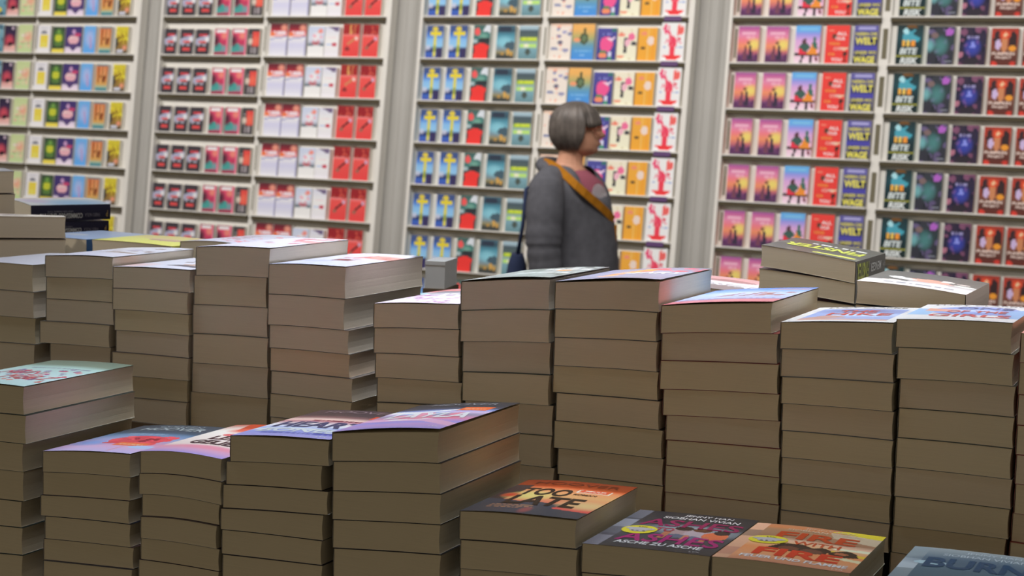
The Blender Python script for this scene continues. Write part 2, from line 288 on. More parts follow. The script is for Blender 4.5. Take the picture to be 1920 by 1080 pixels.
 'lobster': dict(g=[(0, (228, 224, 236)), (1, (230, 228, 238))], s=[('e', .5, .48, .16, .17, (226, 62, 92)), ('r', .41, .1, .6, .45, (224, 64, 84)), ('b', 4, 8, .05, (232, 90, 110), .2, .4, .8, .62), ('p', [(.1, .14), (.9, .14), (.72, .05), (.5, .02), (.3, .05)], (226, 58, 62)), ('p', [(.44, .6), (.24, .76), (.16, .92), (.26, .94), (.36, .76), (.5, .62)], (224, 80, 110)), ('p', [(.56, .6), (.72, .74), (.74, .92), (.86, .9), (.94, .78), (.78, .7)], (228, 92, 110)), ('e', .21, .84, .13, .13, (222, 80, 120)), ('e', .8, .82, .15, .13, (236, 100, 96)), ('p', [(.2, .98), (.26, .98), (.25, .82)], (230, 228, 238)), ('p', [(.78, .98), (.84, .98), (.79, .82)], (230, 228, 238)), ('p', [(.4, .52), (.16, .46), (.16, .5), (.4, .56)], (236, 130, 150)), ('p', [(.6, .52), (.88, .46), (.88, .5), (.6, .56)], (236, 130, 150)), ('x', 3, .12, .34, .4, .38, (150, 170, 210)), ('x', 4, .64, .34, .92, .38, (150, 170, 210))]),
 'sunset':  dict(g=[(0, (72, 46, 76)), (.18, (110, 66, 110)), (.3, (190, 105, 110)), (.45, (232, 140, 100)), (.6, (226, 120, 130)), (.75, (214, 130, 165)), (.9, (190, 100, 150)), (1, (150, 86, 150))], s=[('E', .78, .5, .4, .2, (250, 205, 110)), ('b', 4, 14, .07, (96, 54, 96), 0, 0, 1, .2), ('p', [(.5, .06), (.74, .06), (.7, .3), (.62, .5), (.54, .54), (.56, .36)], (56, 46, 66)), ('p', [(.26, .06), (.46, .06), (.44, .36), (.38, .42), (.3, .3)], (112, 66, 84)), ('e', .52, .54, .07, .045, (120, 66, 60)), ('e', .38, .42, .06, .04, (150, 84, 66)), ('x', 3, .15, .76, .85, .83, (236, 170, 192)), ('x', 5, .2, .66, .8, .72, (234, 164, 182))]),
 'picnic':  dict(g=[(0, (232, 205, 218)), (.3, (228, 180, 205)), (.6, (205, 160, 210)), (.78, (140, 145, 220)), (.85, (105, 165, 240)), (1, (100, 170, 245))], s=[('r', .0, .19, .98, .25, (64, 46, 54)), ('p', [(.22, .0), (.32, .0), (.4, .2), (.3, .2)], (64, 50, 58)), ('p', [(.62, .0), (.74, .0), (.7, .2), (.6, .2)], (64, 50, 58)), ('p', [(.88, .02), (.97, .02), (.9, .2), (.82, .2)], (120, 50, 70)), ('p', [(.46, .25), (.92, .25), (.86, .42), (.74, .58), (.6, .36)], (236, 140, 56)), ('p', [(.68, .5), (.78, .76), (.92, .4), (.82, .36)], (60, 106, 92)), ('p', [(.14, .25), (.5, .25), (.4, .42), (.2, .42)], (218, 54, 74)), ('p', [(.16, .42), (.4, .6), (.62, .44), (.46, .27)], (62, 92, 84)), ('e', .37, .58, .1, .07, (90, 60, 70)), ('x', 3, .1, .9, .9, .94, (130, 190, 245))]),
 'letters': dict(g=[(0, (222, 62, 58)), (1, (224, 68, 62))], s=[('e', .36, .72, .1, .06, (90, 60, 50)), ('p', [(.8, .02), (.92, .02), (.9, .28), (.82, .28)], (120, 48, 40)), ('e', .84, .26, .09, .06, (60, 44, 40)), ('e', .8, .4, .18, .04, (236, 190, 160)), ('x', 2, .1, .86, .5, .89, (236, 130, 110)), ('T', 'ALL', .46, .74, .9, .83, (246, 226, 226)), ('T', 'YOUR', .4, .61, .82, .7, (246, 226, 226)), ('T', 'WISHES', .14, .48, .62, .56, (240, 150, 70)), ('T', 'COME', .36, .35, .8, .43, (244, 190, 180)), ('T', 'FOR', .14, .2, .44, .28, (240, 150, 70)), ('T', 'YOU', .28, .06, .74, .15, (246, 226, 226))]),
 'welt':    dict(g=[(0, (62, 62, 112)), (.85, (66, 66, 130)), (.86, (96, 92, 160)), (1, (92, 88, 150))], s=[('r', .0, .36, 1, .45, (74, 70, 160)), ('x', 3, .15, .88, .9, .96, (160, 158, 205)), ('e', .85, .6, .18, .1, (40, 42, 70)), ('b', 7, 9, .08, (40, 42, 62), 0, .05, 1, .35), ('T', 'NEBEN DIE', .06, .73, .96, .82, (208, 200, 96), .03), ('T', 'WELT', .06, .5, .96, .69, (220, 212, 92), .04), ('T', 'UNSER WO', .06, .25, .96, .34, (208, 200, 96), .03), ('T', 'WAGE', .04, .02, .92, .2, (224, 216, 90), .04)]),
 'bite':    dict(g=[(0, (28, 42, 42)), (.4, (26, 48, 52)), (.7, (32, 68, 76)), (1, (34, 50, 52))], s=[('p', [(.2, .66), (.3, .9), (.42, .84), (.75, .88), (.62, .78), (.9, .66), (.6, .6), (.3, .58)], (74, 156, 176)), ('e', .34, .84, .12, .07, (165, 215, 226)), ('e', .75, .65, .14, .06, (70, 160, 180)), ('r', .2, .48, .32, .6, (240, 170, 72)), ('r', .38, .46, .5, .6, (246, 190, 90)), ('r', .56, .48, .7, .6, (236, 146, 56)), ('r', .0, .2, 1, .22, (150, 150, 60)), ('e', .55, .96, .25, .03, (110, 76, 40)), ('T', 'BITE', .14, .26, .78, .42, (205, 215, 215), .04, .05), ('T', 'RISK', .18, .02, .84, .18, (214, 220, 220), .04, .05)]),
 'jade':    dict(g=[(0, (50, 48, 60)), (.4, (50, 54, 62)), (.6, (48, 62, 66)), (1, (56, 56, 66))], s=[('b', 3, 22, .08, (96, 86, 122), 0, 0, 1, 1), ('b', 8, 14, .08, (42, 46, 54), 0, 0, 1, 1), ('E', .5, .5, .34, .3, (74, 126, 126)), ('e', .8, .85, .14, .1, (170, 96, 190)), ('E', .08, .5, .2, .2, (110, 170, 175)), ('e', .25, .78, .12, .08, (120, 100, 100)), ('x', 3, .6, .06, .95, .12, (120, 124, 136))]),
 'navy':    dict(g=[(0, (54, 38, 56)), (.5, (40, 38, 66)), (1, (54, 44, 62))], s=[('b', 3, 22, .09, (120, 76, 104), 0, 0, 1, 1), ('b', 9, 14, .1, (40, 36, 60), 0, 0, 1, 1), ('E', .5, .48, .36, .28, (58, 70, 168)), ('p', [(.4, .45), (.62, .45), (.5, .68)], (130, 140, 220)), ('e', .5, .1, .3, .1, (46, 40, 50)), ('e', .06, .28, .13, .08, (170, 110, 130)), ('x', 4, .3, .7, .7, .75, (140, 136, 180))]),
 'pumpkin': dict(g=[(0, (96, 44, 36)), (.2, (90, 50, 44)), (.35, (110, 72, 60)), (.6, (140, 66, 50)), (.85, (180, 60, 46)), (1, (150, 60, 50))], s=[('e', .22, .7, .14, .22, (60, 40, 44)), ('e', .82, .65, .14, .26, (54, 38, 40)), ('e', .26, .56, .12, .13, (196, 176, 214)), ('e', .5, .58, .1, .25, (196, 130, 90)), ('E', .5, .82, .25, .14, (226, 84, 52)), ('e', .52, .82, .08, .05, (240, 190, 150)), ('e', .8, .46, .13, .09, (238, 150, 52)), ('e', .15, .05, .12, .06, (200, 60, 50)), ('e', .85, .06, .12, .06, (190, 56, 46)), ('T', 'PUMPKIN', .06, .28, .9, .36, (238, 205, 196), .03), ('T', 'PROJECT', .2, .17, .8, .25, (238, 205, 196), .03)]),
}
DESC = {'teal': 'pale teal paperback with yellow blots', 'mask': 'dark book with a red mask shape', 'lime': 'pale lime paperback', 'lemon': 'white paperback with a yellow square',
 'clover': 'dark green book with a yellow disc', 'robe': 'violet book with a pink robe shape', 'sky': 'plain sky-blue paperback', 'rust': 'rust-striped paperback', 'blossom': 'yellow blossom-covered paperback',
 'crime': 'black book with red bands', 'rose': 'pink and teal paperback', 'ember': 'black book with a red panel', 'snow': 'white book with a red top', 'tower': 'pale book with a grey tower', 'plain': 'near-white paperback with a dark corner',
 'brush': 'red book with a dark brush', 'gilt': 'red book with gold streaks', 'signal': 'blue book with a yellow cross', 'hut': 'dark book with a red hut', 'lagoon': 'dark teal lagoon paperback', 'moor': 'grey book with lime bands',
 'birds': 'cream book with blue birds', 'jar': 'orange to blue book with a jar', 'bloom': 'purple book with a pink bloom', 'dancer': 'cream book with a black figure', 'marigold': 'orange paperback', 'lobster': 'white book with a red lobster',
 'sunset': 'pink sunset paperback', 'picnic': 'pink book with a picnic table', 'letters': 'red book with white letters', 'welt': 'navy book with yellow letters', 'bite': 'teal book with white letters', 'jade': 'dark book with a jade glow',
 'navy': 'dark book with a blue glow', 'pumpkin': 'red book with an orange pumpkin'}
KART = 1.22
TB = .032                                                            # thickness of a face-out book
def rack_book_mesh(key, w, h):
    A = ART[key]; pf = painter(A, KART); mb = MB()
    def front(u, v): return ((u - .5) * w, -TB, v * h)
    mb.grid(front, 18, 26, 0, pf)
    edge = pf(.02, .5); pg = rgb(225, 216, 196)
    x0, x1 = -w / 2, w / 2
    b = len(mb.v); mb.v += [(x0, -TB, 0), (x0, 0, 0), (x0, 0, h), (x0, -TB, h), (x1, -TB, 0), (x1, 0, 0), (x1, 0, h), (x1, -TB, h)]
    mb.face([b, b + 3, b + 2, b + 1], 0, edge); mb.face([b + 4, b + 5, b + 6, b + 7], 1, pg)
    mb.face([b + 3, b + 7, b + 6, b + 2], 1, pg); mb.face([b, b + 1, b + 5, b + 4], 1, pg); mb.face([b + 1, b + 2, b + 6, b + 5], 0, edge)
    art_texts(mb, A, lambda u, v: ((u - .5) * w, -TB - .0006, v * h), 0, KART)
    me = mb.mesh('face_out_book', ink=True); me.materials.append(INKM); me.materials.append(PAGE[4])
    return me

# ------------------------------------------------------------------ the four racks
# name, edge pixels at the top of the picture (left, right), divider pixel, label, rows, books: (design, x left, x right, y bottom, y top)
RACKS = [
 dict(x=(-260, 269), y=0, div=62, dw=.010, rows=7, what='far left rack', label='white leaning book rack at far left with lime and yellow books',
  books=[('teal', -20, 4, 101, 49), ('mask', 6, 27, 101, 51), ('lime', 32, 57.5, 101, 49), ('lemon', 67, 91, 101, 50), ('clover', 95.5, 118, 101, 52), ('robe', 120, 150, 101, 51), ('sky', 154, 176, 101, 50), ('rust', 183, 204.5, 101.5, 51), ('blossom', 214, 237, 102, 51)]),
 dict(x=(306.5, 738), y=0, div=490, dw=.016, rows=7, what='black and red rack', label='white leaning book rack with black and red books',
  books=[('crime', 300.8, 322.5, 173, 125), ('crime', 329.3, 353.6, 173.5, 125.5), ('crime', 359.7, 384.8, 174, 126), ('rose', 394.3, 419.3, 175.5, 126), ('rose', 426, 453, 176.5, 126.5), ('ember', 457, 478, 177, 126.5), ('snow', 498, 530.3, 181.5, 121), ('snow', 531.6, 564.6, 182, 121.5), ('tower', 568.7, 599, 184, 128), ('plain', 600.5, 627, 184, 128), ('brush', 634, 665, 184.5, 123), ('brush', 671, 700.7, 185, 124)]),
 dict(x=(793, 1306), y=0, div=1015, dw=.02, rows=8, what='rack behind the woman', label='white leaning book rack behind the woman, with lobster books',
  books=[('signal', 790.3, 821.5, 186.7, 125.7), ('signal', 833, 866, 188, 126), ('hut', 878.3, 909.5, 190.5, 127.5), ('lagoon', 921, 954.8, 191, 128), ('moor', 964.3, 999.5, 192, 129),
         ('birds', 1028, 1067, 112.7, 45.5), ('jar', 1068.6, 1110, 112.7, 45), ('bloom', 1116, 1152, 113, 52.5), ('dancer', 1154.5, 1191, 114, 52), ('marigold', 1194, 1229, 115.5, 53), ('lobster', 1235, 1279, 116.5, 44)]),
 dict(x=(1372, 2060), y=0, div=1655, dw=.026, rows=8, what='right rack', label='white leaning book rack at right with sunset and navy books',
  books=[('sunset', 1381, 1420, 115, 47.5), ('sunset', 1433, 1475, 116, 48), ('picnic', 1487.5, 1534, 119, 48.5), ('letters', 1544, 1588, 120.5, 49), ('welt', 1597.5, 1642.5, 121.5, 49),
         ('bite', 1669.6, 1718.4, 213.7, 139.7), ('jade', 1728, 1777.4, 215, 143), ('navy', 1788.4, 1838.8, 216, 144), ('pumpkin', 1847.5, 1898, 218, 147), ('pumpkin', 1907, 1958, 219, 148)]),
]
PITCHV = .26
ORD = ['top', 'second', 'third', 'fourth', 'fifth', 'sixth', 'seventh', 'eighth']
rackrot = Euler((-LEAN, 0, RZ), 'XYZ')
VB = -(ORG.z - .02) / math.cos(LEAN)                                 # floor, measured along the rack
def place(name, u, v, n=0.0):
    o = empty(name, onwall(u, v, n)); o.rotation_euler = rackrot; return o
TOPV = .62
DEEP = .036                                                          # the back panel sits this far behind the book fronts
edges = []
for ri, rk in enumerate(RACKS):
    ul = wall_uv(rk['x'][0], rk['y'])[0]; ur = wall_uv(rk['x'][1], rk['y'])[0]; edges.append((ul, ur))
    uc = (ul + ur) / 2; hw = (ur - ul) / 2
    root = place('book_rack', uc, VB, -DEEP); tag(root, rk['label'], 'book rack', 'white leaning racks along the hall wall')
    zt = TOPV - VB; UW, UW2 = .019, .032
    mb = MB(); mb.box(-hw, hw, 0, .02, 0, zt); mb.obj('back_panel', [WHITE], root)
    ud = wall_uv(rk['div'], 115)[0] - uc
    for nm, xa, xb, sx in (('upright', -hw, -hw + UW, -hw + UW + .012), ('upright', hw - UW2, hw, hw - UW2 - .012), ('divider', ud - rk['dw'], ud + rk['dw'], ud)):
        mb = MB(); mb.box(xa, xb, -.05 if nm == 'upright' else -.022, -.0002, 0, zt)
        sw = .0045 if ri < 3 else (.014 if nm == 'divider' else .006)
        if nm == 'divider': sx = ud + (.005 if ri < 3 else 0)
        for k in range(-1, rk['rows'] + 1):                          # the dark slots between the ledges
            z = -k * PITCHV - VB
            yy = -.0225 if nm == 'divider' else -.0006
            if nm == 'upright': mb.box(sx - sw, sx + sw, -.0008, -.0001, z + .045, z + .21, 1)
            else: mb.box(sx - sw, sx + sw, -.0235, -.022, z + .045, z + .21, 1)
        mb.obj(nm, [WHITE, SLOT], root)
    for k in range(-1, rk['rows'] + 1):                              # ledges: a white lip over a dark taupe band
        z = -k * PITCHV - VB
        mb = MB()
        for a, b in ((-hw + UW + .001, ud - rk['dw'] - .001), (ud + rk['dw'] + .001, hw - UW2 - .001)):
            mb.box(a, b, -.046, -.0005, z + .007, z + .0155, 0); mb.box(a, b, -.040, -.0005, z - .015, z + .0065, 1)
        if ri == 2:
            wl = wall_uv(1240, 120)[0] - uc; wr = wall_uv(1272, 120)[0] - uc
            mb.box(wl, wr, -.0475, -.0465, z - .0145, z + .014, 2)
        mb.obj('shelf', [WHITE, TAUPE, PURPLE], root)
    seen = {}
    cnt = {}
    for b in rk['books']: cnt[b[0]] = cnt.get(b[0], 0) + 1
    for (key, xl, xr, yb, yt) in rk['books']:
        u0 = wall_uv(xl, yb)[0]; u1 = wall_uv(xr, yb)[0]; vb = wall_uv((xl + xr) / 2, yb)[1]; vt = wall_uv((xl + xr) / 2 + (yb - yt) * .065, yt)[1]
        me = rack_book_mesh(key, u1 - u0, vt - vb)
        seen[key] = seen.get(key, 0) + 1; n = seen[key]
        me2 = me
        if key == 'brush' and n == 1: me2 = rack_book_mesh('gilt', u1 - u0, vt - vb)
        for k in range(rk['rows']):
            gold = key == 'brush' and n == 1 and k in (1, 2)
            o = bpy.data.objects.new('face_out_book', me2 if gold else me); COL.objects.link(o)
            o.location = onwall((u0 + u1) / 2 + R.uniform(-.003, .003), -k * PITCHV + .016, -DEEP + .001); o.rotation_euler = rackrot
            pos = ''
            if cnt[key] == 2 and not gold: pos = ('left copy', 'right copy')[n - 1] + ' of '
            if cnt[key] == 3: pos = ('left copy', 'middle copy', 'right copy')[n - 1] + ' of '
            d = DESC['gilt' if gold else key]
            tag(o, f"{pos}{d}, {ORD[k]} visible row, {rk['what']}", 'book', f"books facing out on the {rk['what']}")
# grey partition strips between the racks, with a raised half-round fold
for i, (a, b) in enumerate([(edges[k][1], edges[k + 1][0]) for k in range(3)]):
    w = b - a; mb = MB(); pts = []
    prof = [(-.03, .03), (.0, .03), (.28 * w, .03), (.34 * w, .012), (.44 * w, .002), (.56 * w, .004), (.64 * w, .016), (.70 * w, .03), (w, .03), (w + .03, .03), (w + .03, .06), (-.03, .06)]
    r0 = [(p[0] - w / 2, p[1], 0) for p in prof]; r1 = [(p[0] - w / 2, p[1], TOPV - VB) for p in prof]
    mb.loft([r0, r1]); o = struct(mb.obj(f'trim_{i + 1}', [TRIMW])); o.location = onwall((a + b) / 2, VB, -DEEP); o.rotation_euler = rackrot
# ------------------------------------------------------------------ artwork of the covers that lie on top
HOT = {
 'late': dict(g=[(0, (62, 66, 74)), (.3, (66, 68, 76)), (.34, (220, 120, 90)), (.55, (238, 170, 110)), (.72, (228, 140, 90)), (.78, (205, 90, 45)), (.82, (150, 58, 18)), (1, (120, 40, 12))],
   s=[('p', [(0, 0), (.12, 0), (.16, .5), (.16, .82), (0, .82)], (64, 50, 50)), ('E', .3, .5, .25, .16, (244, 205, 120)), ('E', .14, .5, .1, .08, (206, 60, 40)), ('p', [(0, 0), (1, 0), (1, .1), (.8, .18), (.68, .2), (.66, .3), (.5, .34), (.38, .3), (.2, .36), (0, .4)], (66, 70, 80)),
      ('p', [(.66, .2), (1, .16), (1, .36), (.74, .36), (.7, .28)], (222, 92, 82)), ('E', .9, .34, .3, .14, (246, 190, 130)), ('x', 3, .14, .215, .5, .235, (176, 128, 92)), ('x', 4, .14, .175, .52, .195, (176, 128, 92)), ('x', 6, .14, .135, .42, .155, (176, 128, 92)), ('E', .5, .1, .06, .1, (150, 80, 80)),
      ('r', .62, .685, .9, .69, (250, 225, 205)), ('r', .62, .76, .64, .765, (250, 225, 205)), ('r', .615, .685, .625, .76, (250, 225, 205)), ('r', .895, .685, .905, .765, (250, 225, 205)), ('r', .64, .70, .88, .765, (214, 78, 44)), ('x', 8, .66, .745, .86, .757, (248, 215, 195)), ('x', 9, .66, .712, .86, .724, (248, 215, 195)),
      ('T', 'HOOVER', .14, .86, .9, .94, (92, 34, 14), .005), ('T', 'TOO', .17, .52, .60, .73, (48, 36, 30), .03), ('T', 'LATE', .2, .24, .82, .50, (44, 34, 28), .03), ('T', 'ROMAN', .63, .6, .83, .64, (60, 36, 24), .02)]),
 'ashes': dict(g=[(0, (52, 54, 60)), (.4, (66, 68, 76)), (.6, (84, 86, 92)), (.68, (50, 50, 56)), (1, (34, 34, 40))],
   s=[('r', 0, 0, .13, 1, (96, 98, 108)), ('r', 0, .5, .13, .72, (140, 142, 152)), ('r', 0, .0, .13, .26, (128, 128, 140)), ('r', 0, .26, .13, .32, (84, 84, 96)), ('r', 0, .72, .13, .76, (74, 76, 84)),
      ('E', .66, .54, .42, .17, (150, 160, 166)), ('e', .56, .5, .09, .09, (166, 140, 140)), ('e', .7, .47, .1, .09, (176, 160, 166)), ('e', .85, .46, .1, .1, (214, 110, 70)), ('e', .56, .585, .075, .055, (50, 36, 36)), ('e', .71, .575, .075, .05, (92, 56, 40)), ('e', .87, .56, .06, .06, (56, 42, 42)), ('e', .56, .38, .06, .05, (92, 100, 120)), ('e', .7, .36, .09, .05, (100, 108, 130)), ('r', .44, .3, .5, .48, (180, 112, 84)), ('r', .62, .3, .66, .42, (190, 120, 92)), ('r', .78, .28, .82, .42, (196, 120, 88)),
      ('T', 'JENNY HAN', .42, .885, .82, .945, (205, 200, 196), .01), ('T', 'SIOBHAN VIVIAN', .28, .81, .9, .87, (205, 200, 196), .01), ('T', 'ASHES', .17, .60, .97, .78, (140, 26, 78), .015), ('T', 'TO', .35, .47, .5, .56, (170, 60, 80), .02), ('T', 'ASHES', .17, .17, .97, .38, (164, 32, 108), .018), ('T', 'ASCHE ZU ASCHE', .2, .095, .88, .165, (240, 238, 234), .025), ('T', 'LYX', .82, .03, .9, .055, (170, 170, 176), .01)],
   sticker=(.245, .455, .14, .11)),
 'fire': dict(g=[(0, (196, 132, 104)), (.15, (232, 156, 110)), (.35, (226, 142, 88)), (.5, (238, 176, 130)), (.58, (220, 180, 150)), (.66, (150, 110, 84)), (.85, (158, 120, 88)), (.93, (196, 120, 70)), (1, (176, 120, 86))],
   s=[('r', 0, 0, .11, 1, (214, 164, 132)), ('r', 0, .1, .11, .3, (196, 140, 116)), ('r', 0, .62, .11, .8, (150, 118, 98)), ('p', [(.66, .78), (1, .7), (1, .9), (.6, .92)], (186, 168, 140)), ('p', [(.6, .94), (1, .88), (1, 1), (.7, 1)], (206, 190, 48)), ('p', [(.74, .4), (1, .36), (1, .42), (.74, .46)], (230, 190, 60)), ('p', [(.74, .5), (1, .5), (1, .56), (.74, .54)], (244, 225, 190)), ('p', [(.8, .28), (1, .24), (1, .3), (.8, .34)], (244, 214, 170)),
      ('p', [(.28, .36), (.36, .5), (.5, .52), (.6, .46), (.66, .5), (.74, .46), (.72, .34), (.6, .32), (.46, .32)], (52, 34, 30)), ('e', .44, .39, .08, .05, (110, 66, 50)), ('e', .61, .38, .08, .05, (104, 66, 54)), ('p', [(.72, .42), (.84, .5), (.92, .46), (.96, .36), (.84, .32), (.76, .32)], (48, 32, 28)), ('e', .82, .41, .05, .03, (170, 100, 66)),
      ('T', 'JENNY HAN', .4, .91, .78, .955, (196, 172, 146), .01), ('T', 'SIOBHAN VIVIAN', .28, .855, .84, .9, (196, 172, 146), .01), ('T', 'FIRE', .25, .63, .86, .81, (176, 60, 22), .03), ('T', 'WITH', .42, .5, .78, .59, (190, 78, 40), .02), ('T', 'FIRE', .23, .165, .86, .35, (208, 56, 30), .035), ('T', 'FEUER UND FLAMME', .17, .075, .95, .14, (250, 240, 232), .025), ('T', 'LYX', .86, .025, .94, .05, (240, 220, 206), .01)],
   sticker=(.235, .545, .15, .105)),
 'burn': dict(g=[(0, (70, 96, 112)), (.5, (72, 100, 116)), (.8, (90, 112, 128)), (1, (140, 152, 156))],
   s=[('r', 0, 0, .13, 1, (126, 142, 150)), ('r', 0, .5, .13, .72, (170, 184, 192)), ('E', .5, .7, .6, .14, (66, 92, 112)), ('e', .2, .66, .12, .04, (160, 190, 200)), ('T', 'JENNY HAN', .4, .9, .8, .95, (170, 184, 192), .01), ('T', 'SIOBHAN VIVIAN', .25, .83, .86, .88, (170, 184, 192), .01), ('T', 'BURN', .16, .56, .9, .78, (24, 66, 98), .035)]),
 'layla': dict(k=1.5, g=[(0, (150, 140, 200)), (.14, (180, 145, 196)), (.24, (146, 140, 205)), (.36, (228, 130, 160)), (.5, (130, 126, 150)), (.6, (190, 170, 200)), (.68, (110, 130, 180)), (.74, (60, 66, 84)), (.82, (38, 42, 52)), (1, (32, 34, 40))],
   s=[('p', [(0, .3), (.6, .26), (1, .1), (1, .2), (.6, .36), (0, .38)], (236, 160, 190)), ('p', [(.2, .34), (.66, .36), (.6, .31), (.3, .3)], (244, 236, 246)), ('E', .4, .55, .3, .1, (120, 160, 225)), ('E', .74, .4, .2, .07, (205, 110, 130)), ('p', [(.0, .62), (.3, .56), (.7, .7), (.7, .74), (.3, .64), (0, .7)], (205, 215, 240)), ('b', 4, 10, .06, (236, 130, 150), .2, .36, .8, .56), ('r', .62, .66, .92, .8, (214, 92, 44)), ('x', 4, .66, .71, .88, .735, (240, 180, 150)),
      ('T', 'HOOVER', .2, .88, .86, .95, (120, 122, 128), .002), ('T', 'LAYLA', .14, .38, .92, .58, (214, 210, 218), .03), ('T', 'LYX', .84, .06, .93, .085, (226, 205, 226), .02)]),
 'heart': dict(g=[(0, (170, 165, 220)), (.15, (150, 158, 222)), (.3, (165, 180, 236)), (.42, (226, 226, 236)), (.55, (170, 110, 120)), (.62, (222, 190, 176)), (.7, (120, 84, 84)), (.78, (62, 48, 52)), (1, (50, 36, 42))],
   s=[('p', [(0, .22), (.5, .24), (1, .18), (1, .24), (.5, .3), (0, .28)], (205, 215, 244)), ('x', 3, .2, .1, .95, .13, (86, 96, 176)), ('e', .3, .12, .1, .015, (60, 70, 150)), ('e', .85, .14, .14, .02, (80, 90, 180)), ('x', 8, .3, .56, .96, .6, (120, 50, 66)), ('r', .78, .7, .98, .8, (200, 66, 34)),
      ('T', 'HOOVER', .16, .87, .9, .95, (120, 100, 104), .004), ('T', 'HEART', .1, .32, .95, .52, (58, 62, 100), .035), ('T', 'BONES', .1, .15, .9, .28, (214, 222, 246), .02), ('T', 'LYX', .82, .035, .93, .06, (236, 236, 250), .02)]),
 'geliebt': dict(g=[(0, (165, 150, 214)), (.1, (205, 160, 196)), (.2, (232, 150, 168)), (.27, (228, 205, 196)), (.75, (226, 218, 206)), (1, (150, 60, 36))],
   s=[('p', [(.3, .74), (1, .66), (1, 1), (.2, 1)], (166, 58, 30)), ('E', .4, .76, .24, .1, (206, 90, 70)), ('E', .6, .2, .5, .06, (236, 140, 160)), ('x', 8, .45, .88, .9, .91, (220, 130, 90)), ('e', .5, .6, .2, .05, (206, 96, 96)),
      ('T', 'FUER', .44, .68, .9, .76, (120, 52, 44), .02), ('T', 'EIN', .46, .57, .84, .66, (96, 44, 44), .03), ('T', 'LEBEN', .3, .43, .98, .55, (70, 40, 48), .035), ('T', 'GELIEBT', .22, .28, .99, .4, (62, 38, 50), .035)]),
 'dahlia': dict(g=[(0, (190, 180, 222)), (.18, (205, 170, 205)), (.3, (196, 140, 165)), (.45, (140, 150, 186)), (.62, (90, 120, 150)), (.7, (60, 76, 92)), (.8, (56, 66, 78)), (1, (46, 56, 66))],
   s=[('E', .2, .3, .3, .14, (120, 150, 205)), ('e', .6, .42, .3, .15, (205, 62, 78)), ('b', 5, 26, .05, (214, 74, 84), .32, .3, .9, .56), ('b', 6, 12, .03, (150, 36, 56), .4, .34, .84, .52), ('r', .52, .22, .86, .33, (226, 110, 66)), ('x', 3, .56, .26, .82, .28, (246, 190, 150)), ('r', .66, .04, .69, .22, (206, 150, 170)), ('e', .9, .2, .16, .05, (170, 190, 226)), ('x', 4, .25, .62, .7, .65, (130, 150, 166)),
      ('T', 'COLLEEN', .3, .9, .8, .95, (140, 148, 150), .004), ('T', 'HOOVER', .2, .78, .92, .88, (156, 164, 164), .006)]),
 'mint': dict(g=[(0, (190, 222, 218)), (.3, (196, 224, 222)), (.7, (160, 190, 180)), (.8, (110, 126, 110)), (1, (90, 104, 90))],
   s=[('b', 3, 26, .028, (196, 84, 104), .2, .2, .95, .58), ('b', 5, 26, .028, (126, 110, 146), .1, .2, .85, .64), ('b', 7, 12, .025, (214, 110, 100), .3, .14, .95, .42), ('x', 4, .2, .64, .9, .67, (120, 126, 140)), ('T', 'MEIN', .14, .38, .6, .5, (196, 90, 110), .0, .04), ('T', 'HERZ', .4, .22, .92, .34, (204, 96, 100), .0, .04)]),
 'pearl': dict(k=0.74, g=[(0, (216, 216, 232)), (1, (226, 226, 234))], s=[('p', [(.3, .4), (.9, .3), (.9, .36), (.4, .46)], (150, 130, 120)), ('b', 5, 7, .05, (130, 108, 100), .35, .5, .95, .9), ('e', .55, .62, .12, .05, (170, 160, 190))]),
 'dune': dict(k=0.74, g=[(0, (220, 222, 236)), (1, (226, 226, 234))], s=[('p', [(.42, .24), (.95, .14), (.95, .22), (.6, .32)], (84, 80, 96)), ('e', .75, .34, .2, .05, (196, 160, 140)), ('E', .1, .2, .3, .2, (236, 200, 196)), ('b', 7, 6, .05, (120, 100, 100), .4, .5, .95, .9)]),
 'coralw': dict(k=0.74, g=[(0, (220, 222, 240)), (1, (226, 224, 234))], s=[('b', 3, 12, .05, (206, 96, 110), .5, .4, 1, .95), ('p', [(.66, .6), (1, .5), (1, .66), (.7, .74)], (232, 160, 160)), ('e', .4, .5, .06, .03, (110, 40, 50)), ('x', 5, .5, .8, .95, .86, (200, 90, 100))]),
 'redmark': dict(k=0.74, g=[(0, (206, 212, 236)), (.4, (214, 216, 234)), (1, (222, 220, 232))], s=[('p', [(.4, .36), (.66, .34), (.66, .46), (.42, .48)], (120, 46, 56)), ('p', [(.5, .62), (1, .52), (1, .76), (.56, .82)], (238, 160, 150)), ('b', 4, 6, .04, (190, 66, 80), .35, .4, .9, .7), ('e', .3, .3, .2, .06, (180, 186, 210)), ('p', [(.9, .9), (1, .9), (1, 1), (.9, 1)], (50, 60, 80))]),
 'violetdots': dict(g=[(0, (205, 190, 205)), (.5, (190, 180, 190)), (1, (70, 70, 76))], s=[('b', 3, 40, .035, (140, 70, 130), 0, .05, 1, .7), ('b', 4, 30, .03, (232, 226, 232), 0, .05, 1, .8), ('b', 8, 20, .03, (96, 90, 100), 0, .3, 1, 1)]),
 'fern': dict(g=[(0, (120, 130, 126)), (.5, (130, 136, 132)), (1, (74, 80, 78))], s=[('b', 3, 22, .05, (150, 158, 154), 0, .1, 1, 1), ('b', 5, 16, .05, (80, 90, 84), .1, .2, 1, 1), ('e', .72, .62, .08, .05, (206, 130, 60)), ('x', 3, .4, .72, .95, .8, (220, 222, 220)), ('x', 6, .3, .4, .9, .46, (196, 200, 198))]),
